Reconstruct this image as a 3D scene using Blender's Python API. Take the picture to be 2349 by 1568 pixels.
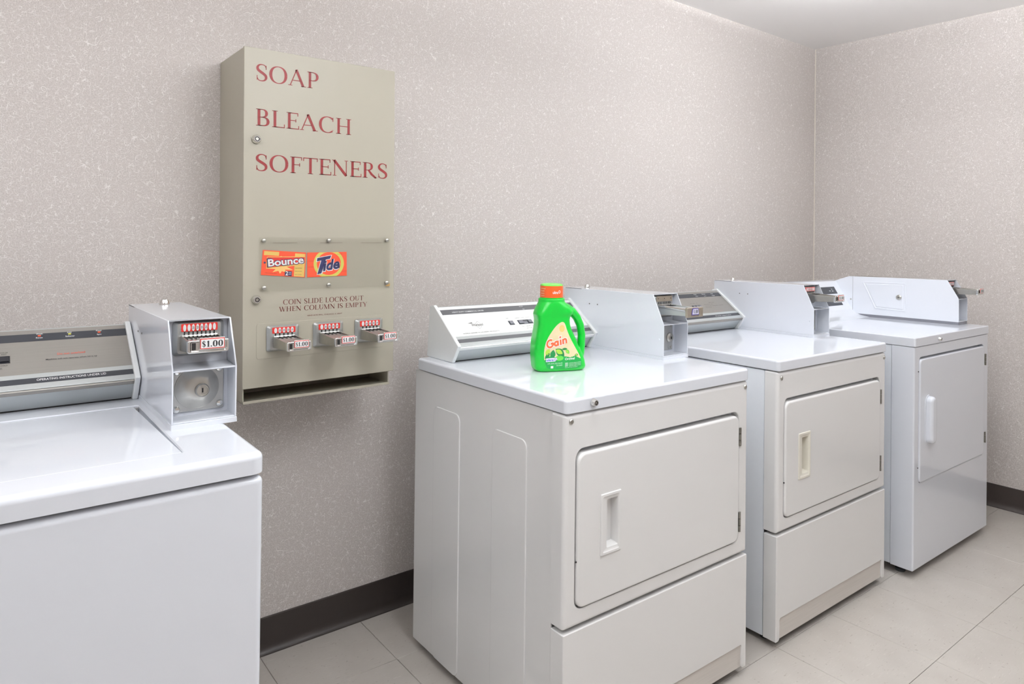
import bpy, bmesh, math, random
from mathutils import Matrix, Vector
from mathutils.bvhtree import BVHTree

for o in list(bpy.data.objects):
    bpy.data.objects.remove(o)
scene = bpy.context.scene
C = scene.collection

# ------------------------------------------------------------------ camera
FPX, CYPX, IW, IH = 1584.35, 543.22, 2349.0, 1568.0
YAW, PITCH, ROLL = 0.6631, 0.0055, 0.0114
cf = Vector((math.sin(YAW) * math.cos(PITCH), math.cos(YAW) * math.cos(PITCH), math.sin(PITCH)))
cr = Vector((math.cos(YAW), -math.sin(YAW), 0.0))
cu = cr.cross(cf)
cr, cu = math.cos(ROLL) * cr + math.sin(ROLL) * cu, -math.sin(ROLL) * cr + math.cos(ROLL) * cu
cd = bpy.data.cameras.new('camera')
cam = bpy.data.objects.new('camera', cd)
C.objects.link(cam)
m = Matrix((cr, cu, -cf)).transposed().to_4x4()
m.translation = Vector((-0.9855, -2.1561, 1.2837))
cam.matrix_world = m
cd.sensor_width = 36.0
cd.lens = FPX / IW * 36.0
cd.shift_y = -(IH / 2 - CYPX) / IW
cd.clip_start = 0.02
scene.camera = cam

# ------------------------------------------------------------------ world, exposure
w = bpy.data.worlds.new('world')
scene.world = w
w.use_nodes = True
w.node_tree.nodes['Background'].inputs[0].default_value = (0.8, 0.85, 0.9, 1)
w.node_tree.nodes['Background'].inputs[1].default_value = 0.15
vs = scene.view_settings
vs.view_transform = 'Standard'
vs.look = 'None'
vs.gamma = 1.0
vs.use_curve_mapping = False
vs.exposure = 0.09
# ceiling lamps: x, y, size x, size y, drop below the ceiling, body thickness, glow, glow of the added uplight
LAMPS = ((0.02, -1.62, 0.30, 1.10, 0.42, 0.07, 11.5, 26.0), (1.45, -2.10, 0.30, 1.00, 0.42, 0.07, 3.5, 85.0),  # second entry is an added fill light
         (-1.55, -1.50, 0.30, 1.10, 0.42, 0.07, 7.0, 36.0), (1.78, -1.00, 0.30, 0.60, 0.05, 0.05, 20.0, 170.0))
scene.cycles.use_denoising = True
scene.cycles.max_bounces = 8
scene.cycles.diffuse_bounces = 4
scene.cycles.caustics_reflective = False
scene.cycles.caustics_refractive = False
scene.cycles.sample_clamp_indirect = 6.0
scene.cycles.adaptive_threshold = 0.03
scene.cycles.use_light_tree = False

# ------------------------------------------------------------------ materials
def srgb(r, g, b):
    f = lambda c: (c / 255 / 12.92) if c / 255 <= 0.04045 else ((c / 255 + 0.055) / 1.055) ** 2.4
    return (f(r), f(g), f(b), 1.0)

def newmat(name):
    mt = bpy.data.materials.new(name)
    mt.use_nodes = True
    nt = mt.node_tree
    return mt, nt, nt.nodes['Principled BSDF']

def N(nt, typ, **kw):
    n = nt.nodes.new(typ)
    for k, v in kw.items():
        if k.startswith('i_'):
            n.inputs[k[2:].replace('_', ' ')].default_value = v
        else:
            setattr(n, k, v)
    return n

def math_node(nt, op, a, b=None, clamp=False):
    n = N(nt, 'ShaderNodeMath', operation=op, use_clamp=clamp)
    for i, x in enumerate((a, b)):
        if x is None:
            continue
        if isinstance(x, (int, float)):
            n.inputs[i].default_value = x
        else:
            nt.links.new(x, n.inputs[i])
    return n.outputs[0]

def mixc(nt, fac, a, b):
    n = N(nt, 'ShaderNodeMix', data_type='RGBA')
    if isinstance(fac, (int, float)):
        n.inputs['Factor'].default_value = fac
    else:
        nt.links.new(fac, n.inputs['Factor'])
    for nm, x in (('A', a), ('B', b)):
        s = [i for i in n.inputs if i.name == nm and i.type == 'RGBA'][0]
        if isinstance(x, tuple):
            s.default_value = x
        else:
            nt.links.new(x, s)
    return [o for o in n.outputs if o.type == 'RGBA'][0]

def simple(name, col, rough=0.4, metal=0.0, var=0.03, scale=40.0, coat=0.0, bump=0.0, spec=0.5):
    mt, nt, p = newmat(name)
    tc = N(nt, 'ShaderNodeTexCoord')
    nz = N(nt, 'ShaderNodeTexNoise', i_Scale=scale, i_Detail=3.0)
    nt.links.new(tc.outputs['Object'], nz.inputs['Vector'])
    lo = tuple(c * (1 - var) for c in col[:3]) + (1,)
    hi = tuple(min(1, c * (1 + var)) for c in col[:3]) + (1,)
    nt.links.new(mixc(nt, nz.outputs['Fac'], lo, hi), p.inputs['Base Color'])
    p.inputs['Roughness'].default_value = rough
    p.inputs['Metallic'].default_value = metal
    p.inputs['Coat Weight'].default_value = coat
    p.inputs['Coat Roughness'].default_value = 0.06
    p.inputs['Specular IOR Level'].default_value = spec
    if bump:
        b = N(nt, 'ShaderNodeBump', i_Strength=bump, i_Distance=0.001)
        nt.links.new(nz.outputs['Fac'], b.inputs['Height'])
        nt.links.new(b.outputs[0], p.inputs['Normal'])
    return mt

def brushed(name, col, rough=0.38, metal=1.0, amt=0.10):
    mt, nt, p = newmat(name)
    tc = N(nt, 'ShaderNodeTexCoord')
    mp = N(nt, 'ShaderNodeMapping')
    mp.inputs['Scale'].default_value = (6.0, 900.0, 900.0)
    nz = N(nt, 'ShaderNodeTexNoise', i_Scale=1.0, i_Detail=2.0)
    nt.links.new(tc.outputs['Object'], mp.inputs['Vector'])
    nt.links.new(mp.outputs[0], nz.inputs['Vector'])
    lo = tuple(c * (1 - amt) for c in col[:3]) + (1,)
    hi = tuple(min(1, c * (1 + amt)) for c in col[:3]) + (1,)
    nt.links.new(mixc(nt, nz.outputs['Fac'], lo, hi), p.inputs['Base Color'])
    p.inputs['Roughness'].default_value = rough
    p.inputs['Metallic'].default_value = metal
    return mt

def wallpaper():
    mt, nt, p = newmat('textured_wallpaper')
    geo = N(nt, 'ShaderNodeNewGeometry')
    pos = geo.outputs['Position']
    # fine woven grain
    g1 = N(nt, 'ShaderNodeTexNoise', i_Scale=330.0, i_Detail=1.5, i_Roughness=0.7)
    nt.links.new(pos, g1.inputs['Vector'])
    r1 = N(nt, 'ShaderNodeMapRange'); r1.inputs[1].default_value = 0.30; r1.inputs[2].default_value = 0.70
    nt.links.new(g1.outputs['Fac'], r1.inputs[0])
    base = mixc(nt, r1.outputs[0], srgb(176, 168, 163), srgb(217, 210, 206))
    g2 = N(nt, 'ShaderNodeTexNoise', i_Scale=38.0, i_Detail=2.0)
    nt.links.new(pos, g2.inputs['Vector'])
    fib = None
    for k, (sc, wd, ms, th, st) in enumerate(((30.0, 0.0080, 52.0, 0.54, 1.0), (52.0, 0.015, 75.0, 0.50, 0.9), (95.0, 0.028, 95.0, 0.47, 0.75))):
        off = N(nt, 'ShaderNodeVectorMath', operation='ADD')
        off.inputs[1].default_value = (3.1 * k + 1.7, 7.3 * k, 11.9 * k + 0.4)
        nt.links.new(pos, off.inputs[0])
        a = N(nt, 'ShaderNodeTexNoise', i_Scale=sc, i_Detail=0.5, i_Distortion=0.15)
        nt.links.new(off.outputs[0], a.inputs['Vector'])
        d = math_node(nt, 'ABSOLUTE', math_node(nt, 'SUBTRACT', a.outputs['Fac'], 0.5))
        ln = N(nt, 'ShaderNodeMapRange')
        ln.inputs[1].default_value = wd; ln.inputs[2].default_value = 0.0
        nt.links.new(d, ln.inputs[0])
        mk = N(nt, 'ShaderNodeTexNoise', i_Scale=ms, i_Detail=0.0)
        off2 = N(nt, 'ShaderNodeVectorMath', operation='ADD')
        off2.inputs[1].default_value = (20.0 + k, 5.0 * k, 9.0)
        nt.links.new(pos, off2.inputs[0]); nt.links.new(off2.outputs[0], mk.inputs['Vector'])
        mr = N(nt, 'ShaderNodeMapRange')
        mr.inputs[1].default_value = th; mr.inputs[2].default_value = th + 0.06
        nt.links.new(mk.outputs['Fac'], mr.inputs[0])
        s = math_node(nt, 'MULTIPLY', math_node(nt, 'MULTIPLY', ln.outputs[0], mr.outputs[0]), st)
        fib = s if fib is None else math_node(nt, 'MAXIMUM', fib, s)
    mott = mixc(nt, math_node(nt, 'MULTIPLY', g2.outputs['Fac'], 0.25), base, srgb(208, 199, 193))
    col = mixc(nt, fib, mott, srgb(242, 238, 235))
    nt.links.new(col, p.inputs['Base Color'])
    p.inputs['Roughness'].default_value = 0.62
    return mt

def vinyl_tile():
    mt, nt, p = newmat('vinyl_floor_tile')
    geo = N(nt, 'ShaderNodeNewGeometry')
    mp = N(nt, 'ShaderNodeMapping')
    mp.inputs['Rotation'].default_value = (0, 0, 0.5)
    mp.inputs['Scale'].default_value = (40.0, 230.0, 1.0)
    nt.links.new(geo.outputs['Position'], mp.inputs['Vector'])
    n1 = N(nt, 'ShaderNodeTexNoise', i_Scale=1.0, i_Detail=2.0, i_Distortion=0.8)
    nt.links.new(mp.outputs[0], n1.inputs['Vector'])
    n2 = N(nt, 'ShaderNodeTexNoise', i_Scale=9.0, i_Detail=2.0)
    nt.links.new(geo.outputs['Position'], n2.inputs['Vector'])
    base = mixc(nt, n2.outputs['Fac'], srgb(176, 169, 162), srgb(192, 186, 179))
    fl = N(nt, 'ShaderNodeMapRange'); fl.inputs[1].default_value = 0.66; fl.inputs[2].default_value = 0.74
    nt.links.new(n1.outputs['Fac'], fl.inputs[0])
    c1 = mixc(nt, math_node(nt, 'MULTIPLY', fl.outputs[0], 0.42), base, srgb(138, 126, 114))
    fl2 = N(nt, 'ShaderNodeMapRange'); fl2.inputs[1].default_value = 0.36; fl2.inputs[2].default_value = 0.28
    nt.links.new(n1.outputs['Fac'], fl2.inputs[0])
    c2 = mixc(nt, math_node(nt, 'MULTIPLY', fl2.outputs[0], 0.25), c1, srgb(216, 210, 203))
    n3 = N(nt, 'ShaderNodeTexNoise', i_Scale=75.0, i_Detail=1.0)
    nt.links.new(geo.outputs['Position'], n3.inputs['Vector'])
    fl3 = N(nt, 'ShaderNodeMapRange'); fl3.inputs[1].default_value = 0.70; fl3.inputs[2].default_value = 0.76
    nt.links.new(n3.outputs['Fac'], fl3.inputs[0])
    c3 = mixc(nt, math_node(nt, 'MULTIPLY', fl3.outputs[0], 0.35), c2, srgb(120, 108, 98))
    nt.links.new(c3, p.inputs['Base Color'])
    p.inputs['Roughness'].default_value = 0.36
    return mt

def clear_plastic():
    mt = bpy.data.materials.new('clear_plastic')
    mt.use_nodes = True
    nt = mt.node_tree
    nt.nodes.clear()
    out = nt.nodes.new('ShaderNodeOutputMaterial')
    tr = N(nt, 'ShaderNodeBsdfTransparent')
    tr.inputs[0].default_value = (0.995, 0.995, 0.99, 1)
    gl = N(nt, 'ShaderNodeBsdfGlossy', i_Roughness=0.08)
    mx = nt.nodes.new('ShaderNodeMixShader')
    mx.inputs[0].default_value = 0.025
    nt.links.new(tr.outputs[0], mx.inputs[1])
    nt.links.new(gl.outputs[0], mx.inputs[2])
    nt.links.new(mx.outputs[0], out.inputs[0])
    return mt

def lamp_mat(name, strength):
    mt = bpy.data.materials.new(name)
    mt.use_nodes = True
    nt = mt.node_tree
    nt.nodes.clear()
    out = nt.nodes.new('ShaderNodeOutputMaterial')
    em = N(nt, 'ShaderNodeEmission', i_Strength=strength)
    em.inputs[0].default_value = (0.94, 0.972, 1.0, 1)
    nt.links.new(em.outputs[0], out.inputs[0])
    return mt

M = dict(
    paper=wallpaper(), tile=vinyl_tile(), pane=clear_plastic(), 
    ceiling=simple('ceiling_paint', srgb(250, 248, 247), 0.7, var=0.01, scale=200, bump=0.05),
    grout=simple('floor_substrate', srgb(92, 84, 76), 0.8, var=0.1),
    caulk=simple('corner_caulk', srgb(214, 206, 194), 0.6),
    base=simple('vinyl_base_brown', srgb(52, 45, 42), 0.42, var=0.12, scale=25),
    white=simple('white_enamel', srgb(224, 227, 234), 0.08, var=0.006, scale=8, coat=0.2),
    sidewhite=simple('white_side_enamel', srgb(236, 240, 246), 0.32, var=0.012, scale=60, bump=0.03),
    almond=simple('almond_enamel', srgb(227, 226, 225), 0.2, var=0.008, scale=8, coat=0.2),
    scuffed=brushed('scuffed_almond', srgb(206, 200, 194), 0.45, 0.0, 0.16),
    almond_p=simple('almond_plastic', srgb(224, 220, 208), 0.35, var=0.01),
    grey_alu=brushed('grey_brushed_aluminium', srgb(152, 148, 143), 0.42, 0.7),
    lip_alu=brushed('pale_aluminium_lip', srgb(196, 200, 200), 0.38, 0.7, 0.04),
    white_alu=brushed('silver_white_panel', srgb(240, 240, 240), 0.4, 0.1, 0.015),
    endcap=simple('white_endcap', srgb(232, 234, 234), 0.3, var=0.01),
    band=simple('dark_grey_band', srgb(46, 48, 54), 0.4, var=0.03),
    band2=simple('mid_grey_band', srgb(84, 84, 87), 0.4, var=0.03),
    black=simple('black_plastic', srgb(30, 30, 36), 0.3, var=0.05),
    grey_p=simple('grey_plastic', srgb(112, 112, 120), 0.35),
    chrome=simple('chrome', srgb(226, 226, 224), 0.12, 1.0, var=0.02),
    steel=simple('worn_steel', srgb(186, 184, 178), 0.3, 1.0, var=0.10, scale=60),
    diecast=simple('diecast_grey', srgb(186, 187, 186), 0.40, 0.8, var=0.08, scale=90, bump=0.1),
    darksteel=simple('hinge_steel', srgb(140, 138, 132), 0.3, 0.9, var=0.15, scale=200),
    dark=simple('dark_slot', srgb(24, 23, 24), 0.6),
    foot=simple('dark_foot', srgb(60, 64, 68), 0.6),
    red=simple('red_label', srgb(214, 52, 44), 0.4),
    whitep=simple('white_print', srgb(240, 240, 240), 0.5),
    ink=simple('black_ink', srgb(40, 40, 42), 0.5),
    greyink=simple('grey_ink', srgb(96, 92, 88), 0.5),
    redink=simple('red_ink', srgb(214, 84, 62), 0.5),
    pinkink=simple('faded_red_ink', srgb(178, 140, 140), 0.5),
    maroon=simple('maroon_ink', srgb(128, 26, 28), 0.45),
    maroon2=simple('dark_maroon_ink', srgb(100, 38, 34), 0.45),
    beige=simple('beige_paint', srgb(170, 164, 149), 0.38, var=0.015, scale=6),
    beige_dark=simple('beige_inner', srgb(132, 122, 108), 0.6, var=0.06),
    green=simple('green_bottle_plastic', srgb(2, 180, 50), 0.28, var=0.02, scale=20, coat=0.15),
    capgreen=simple('light_green_cap', srgb(120, 214, 90), 0.2, var=0.02),
    orange=simple('orange_sleeve', srgb(228, 92, 34), 0.35),
    gain=simple('orange_red_letters', srgb(247, 104, 62), 0.4),
    cream=simple('cream_label', srgb(224, 208, 166), 0.4, var=0.05, scale=30),
    peach=simple('peach_print', srgb(245, 196, 120), 0.4, var=0.05, scale=60),
    lgreen=simple('label_green', srgb(0, 150, 62), 0.4),
    leafd=simple('dark_leaf', srgb(4, 120, 56), 0.4),
    leafl=simple('lime_leaf', srgb(168, 206, 70), 0.4),
    leafm=simple('mid_leaf', srgb(96, 200, 70), 0.4),
    blue=simple('blue_print', srgb(40, 56, 168), 0.4),
    lilac=simple('lilac_print', srgb(222, 220, 244), 0.4),
    navy=simple('navy_print', srgb(44, 44, 92), 0.4),
    cardorange=simple('orange_card', srgb(240, 84, 50), 0.4),
    cardyellow=simple('yellow_card', srgb(228, 190, 102), 0.4),
    ringyellow=simple('ring_yellow', srgb(214, 206, 100), 0.4),
    purple=simple('purple_border', srgb(74, 62, 122), 0.4),
    bronze=simple('brushed_nose_plate', srgb(176, 166, 152), 0.42, 0.8, var=0.08),
    stain=simple('tape_stain', srgb(176, 140, 82), 0.6),
    led=simple('amber_lamp', srgb(232, 96, 62), 0.3),
    ledg=simple('yellow_lamp', srgb(206, 200, 84), 0.3),
)

# ------------------------------------------------------------------ mesh helpers
def rr(a0, b0, a1, b1, r, n=5):
    r = max(min(r, (a1 - a0) / 2 - 1e-5, (b1 - b0) / 2 - 1e-5), 1e-5)
    pts = []
    for cx, cy, s in ((a1 - r, b1 - r, 0), (a0 + r, b1 - r, 1), (a0 + r, b0 + r, 2), (a1 - r, b0 + r, 3)):
        for k in range(n + 1):
            t = math.pi / 2 * (s + k / n)
            pts.append((cx + r * math.cos(t), cy + r * math.sin(t)))
    return pts

AX = dict(y=lambda a, b, t: (a, t, b), z=lambda a, b, t: (a, b, t), x=lambda a, b, t: (t, a, b))

class MB:
    def __init__(s):
        s.v, s.f = [], []
    def add(s, vs, fs):
        k = len(s.v)
        s.v += [tuple(p) for p in vs]
        s.f += [tuple(i + k for i in f) for f in fs]
        return s
    def box(s, a, b):
        (x0, y0, z0), (x1, y1, z1) = a, b
        return s.add([(x, y, z) for x in (x0, x1) for y in (y0, y1) for z in (z0, z1)],
                     [(0, 1, 3, 2), (4, 6, 7, 5), (0, 4, 5, 1), (2, 3, 7, 6), (0, 2, 6, 4), (1, 5, 7, 3)])
    def loft(s, loops, cap0=True, cap1=True, ring=False):
        n = len(loops[0])
        k = len(s.v)
        for lp in loops:
            s.v += [tuple(p) for p in lp]
        pairs = [(i, i + 1) for i in range(len(loops) - 1)]
        if ring:
            pairs.append((len(loops) - 1, 0)); cap0 = cap1 = False
        for i, j in pairs:
            for q in range(n):
                r_ = (q + 1) % n
                s.f.append((k + i * n + q, k + i * n + r_, k + j * n + r_, k + j * n + q))
        if cap0:
            s.f.append(tuple(k + q for q in range(n))[::-1])
        if cap1:
            s.f.append(tuple(k + (len(loops) - 1) * n + q for q in range(n)))
        return s
    def prism(s, axis, poly, t0, t1):
        f = AX[axis]
        return s.loft([[f(a, b, t0) for a, b in poly], [f(a, b, t1) for a, b in poly]])
    def pillow(s, axis, a0, b0, a1, b1, tb, tf, r=0.005, bev=0.004, seg=3, hole=None, n=5, back_bev=0.0):
        f = AX[axis]
        d = 1 if tf > tb else -1
        def L(ins, t):
            return [f(a, b, t) for a, b in rr(a0 + ins, b0 + ins, a1 - ins, b1 - ins, max(r - ins, r * 0.3, 1e-4), n)]
        loops = []
        if back_bev:
            loops.append(L(back_bev, tb)); loops.append(L(0, tb + d * back_bev))
        else:
            loops.append(L(0, tb))
        for k in range(seg + 1):
            t = math.pi / 2 * k / seg
            loops.append(L(bev * (1 - math.cos(t)), tf - d * bev * (1 - math.sin(t))))
        if hole:
            ha0, hb0, ha1, hb1, hr, th = hole
            hb = min(bev, 0.002)
            loops.append([f(a, b, tf) for a, b in rr(ha0 - hb, hb0 - hb, ha1 + hb, hb1 + hb, hr + hb, n)])
            loops.append([f(a, b, tf - d * hb) for a, b in rr(ha0, hb0, ha1, hb1, hr, n)])
            loops.append([f(a, b, th) for a, b in rr(ha0, hb0, ha1, hb1, hr, n)])
            return s.loft(loops, ring=abs(th - tb) < 1e-6, cap0=True, cap1=True)
        return s.loft(loops)
    def lathe(s, c, prof, axis='y', n=20, sgn=-1, cap=True):
        loops = []
        for r, h in prof:
            lp = []
            for k in range(n):
                t = 2 * math.pi * k / n
                a, b = r * math.cos(t), r * math.sin(t)
                if axis == 'y':
                    lp.append((c[0] + a, c[1] + sgn * h, c[2] + b))
                elif axis == 'z':
                    lp.append((c[0] + a, c[1] + b, c[2] + h))
                else:
                    lp.append((c[0] + sgn * h, c[1] + a, c[2] + b))
            loops.append(lp)
        return s.loft(loops, cap, cap)
    def tube(s, path, rad, n=10, flat=1.0):
        loops = []
        P = [Vector(p) for p in path]
        for i, p in enumerate(P):
            d = (P[min(i + 1, len(P) - 1)] - P[max(i - 1, 0)]).normalized()
            side = Vector((0, 1, 0))
            if abs(d.dot(side)) > 0.95:
                side = Vector((1, 0, 0))
            a = d.cross(side).normalized()
            b = a.cross(d).normalized()
            r = rad[i] if isinstance(rad, (list, tuple)) else rad
            loops.append([p + a * (r * math.cos(2 * math.pi * k / n)) + b * (r * flat * math.sin(2 * math.pi * k / n)) for k in range(n)])
        return s.loft(loops)
    def build(s, name, mat, parent=None, bevel=0.0, seg=2, flat=False, angle=0.6, recalc=True):
        me = bpy.data.meshes.new(name)
        me.from_pydata(s.v, [], s.f)
        bm = bmesh.new()
        bm.from_mesh(me)
        if recalc:
            bmesh.ops.remove_doubles(bm, verts=bm.verts, dist=1e-6)
            bmesh.ops.recalc_face_normals(bm, faces=bm.faces)
        if bevel:
            es = [e for e in bm.edges if len(e.link_faces) == 2 and e.calc_face_angle(0) > 0.5]
            bmesh.ops.bevel(bm, geom=es, offset=bevel, offset_type='OFFSET', segments=seg, profile=0.5,
                            affect='EDGES', clamp_overlap=True)
        bm.to_mesh(me)
        bm.free()
        if not flat:
            for pl in me.polygons:
                pl.use_smooth = True
            me.set_sharp_from_angle(angle=angle)
        me.materials.append(M[mat] if isinstance(mat, str) else mat)
        o = bpy.data.objects.new(name, me)
        C.objects.link(o)
        o.parent = parent
        if not flat and recalc:
            wn = o.modifiers.new('weighted_normal', 'WEIGHTED_NORMAL')
            wn.keep_sharp = True
            wn.weight = 100
        return o

def tag(o, label, cat, group=None):
    o['label'] = label
    o['category'] = cat
    if group:
        o['group'] = group
    return o

def thing(name, label, cat, loc=(0, 0, 0), rotz=0.0, group=None):
    o = bpy.data.objects.new(name, None)
    o.empty_display_size = 0.1
    C.objects.link(o)
    o.location = loc
    o.rotation_euler = (0, 0, rotz)
    return tag(o, label, cat, group)

def struct(o):
    o['kind'] = 'structure'
    return o

def lab(o, label):
    o['label'] = label
    return o

# ------------------------------------------------------------------ lettering
_cache = {}
def sans(txt, bold=0.0, shear=0.0):
    key = (txt, bold, shear)
    if key not in _cache:
        cu_ = bpy.data.curves.new('t', 'FONT')
        cu_.body = txt
        cu_.size = 1.0
        cu_.shear = shear
        cu_.offset = bold
        cu_.resolution_u = 3
        ob = bpy.data.objects.new('t', cu_)
        C.objects.link(ob)
        bpy.context.view_layer.update()
        dg = bpy.context.evaluated_depsgraph_get()
        me = bpy.data.meshes.new_from_object(ob.evaluated_get(dg))
        vs_ = [(v.co.x, v.co.y) for v in me.vertices]
        fs_ = [tuple(p.vertices) for p in me.polygons]
        bpy.data.objects.remove(ob)
        bpy.data.curves.remove(cu_)
        bpy.data.meshes.remove(me)
        x0 = min(v[0] for v in vs_); x1 = max(v[0] for v in vs_)
        h = 0.729
        vs_ = [((v[0] - x0) / h, v[1] / h) for v in vs_]
        _cache[key] = (vs_, fs_, (x1 - x0) / h)
    return _cache[key]

def strip(pts, ws):
    vs_, n = [], len(pts)
    for i, (x, y) in enumerate(pts):
        x0, y0 = pts[max(i - 1, 0)]; x1, y1 = pts[min(i + 1, n - 1)]
        dx, dy = x1 - x0, y1 - y0
        l = math.hypot(dx, dy) or 1
        w_ = ws[i] / 2 if isinstance(ws, (list, tuple)) else ws / 2
        vs_ += [(x - dy / l * w_, y + dx / l * w_), (x + dy / l * w_, y - dx / l * w_)]
    return vs_, [(2 * i, 2 * i + 1, 2 * i + 3, 2 * i + 2) for i in range(n - 1)]

def arc(cx, cy, rx, ry, a0, a1, thick, thin, n=18):
    """an arc stroke, thick at its sides and thin at top and bottom"""
    pts, ws = [], []
    for k in range(n + 1):
        t = math.radians(a0 + (a1 - a0) * k / n)
        c_ = abs(math.cos(t))
        w_ = thin + (thick - thin) * c_ ** 1.5
        pts.append((cx + (rx - w_ / 2) * math.cos(t), cy + (ry - thin / 2 - 0.0) * math.sin(t)))
        ws.append(w_)
    return strip(pts, ws)

TK, TN = 0.135, 0.045
def bar(x0, y0, x1, y1, w_=TN):
    return strip([(x0, y0), (x1, y1)], w_)
def serif(x, y, half=0.13):
    return bar(x - half, y, x + half, y, 0.035)
def stem(x, w_=TK, s0=True, s1=True):
    out = [bar(x, 0, x, 1, w_)]
    if s0: out.append(serif(x, 0.018, w_ / 2 + 0.075))
    if s1: out.append(serif(x, 0.982, w_ / 2 + 0.075))
    return out
def endtick(x, y0, y1):
    return bar(x, y0, x, y1, 0.04)

def s_curve(cx, w_, y0=0.0, y1=1.0):
    h = y1 - y0
    raw = [(0.86, 0.80), (0.78, 0.93), (0.55, 0.985), (0.30, 0.95), (0.15, 0.82), (0.18, 0.67), (0.38, 0.56), (0.62, 0.46),
           (0.83, 0.34), (0.86, 0.18), (0.72, 0.055), (0.46, 0.015), (0.22, 0.06), (0.11, 0.22)]
    ww = [0.03, 0.05, 0.05, 0.08, 0.12, 0.145, 0.155, 0.155, 0.145, 0.12, 0.08, 0.05, 0.05, 0.03]
    pts, ws = [], []
    for i in range(len(raw) - 1):      # Catmull-Rom
        p = [raw[max(i - 1, 0)], raw[i], raw[i + 1], raw[min(i + 2, len(raw) - 1)]]
        for k in range(4):
            t = k / 4
            q = [0.5 * (2 * p[1][d] + (p[2][d] - p[0][d]) * t + (2 * p[0][d] - 5 * p[1][d] + 4 * p[2][d] - p[3][d]) * t * t
                        + (3 * p[1][d] - p[0][d] - 3 * p[2][d] + p[3][d]) * t ** 3) for d in (0, 1)]
            pts.append((cx + (q[0] - 0.5) * w_, y0 + q[1] * h))
            ws.append((ww[i] * (1 - t) + ww[i + 1] * t))
    return [strip(pts, ws), bar(cx + 0.37 * w_, y0 + 0.70 * h, cx + 0.37 * w_, y0 + 0.95 * h, 0.035),
            bar(cx - 0.39 * w_, y0 + 0.05 * h, cx - 0.39 * w_, y0 + 0.32 * h, 0.035)]

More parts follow.
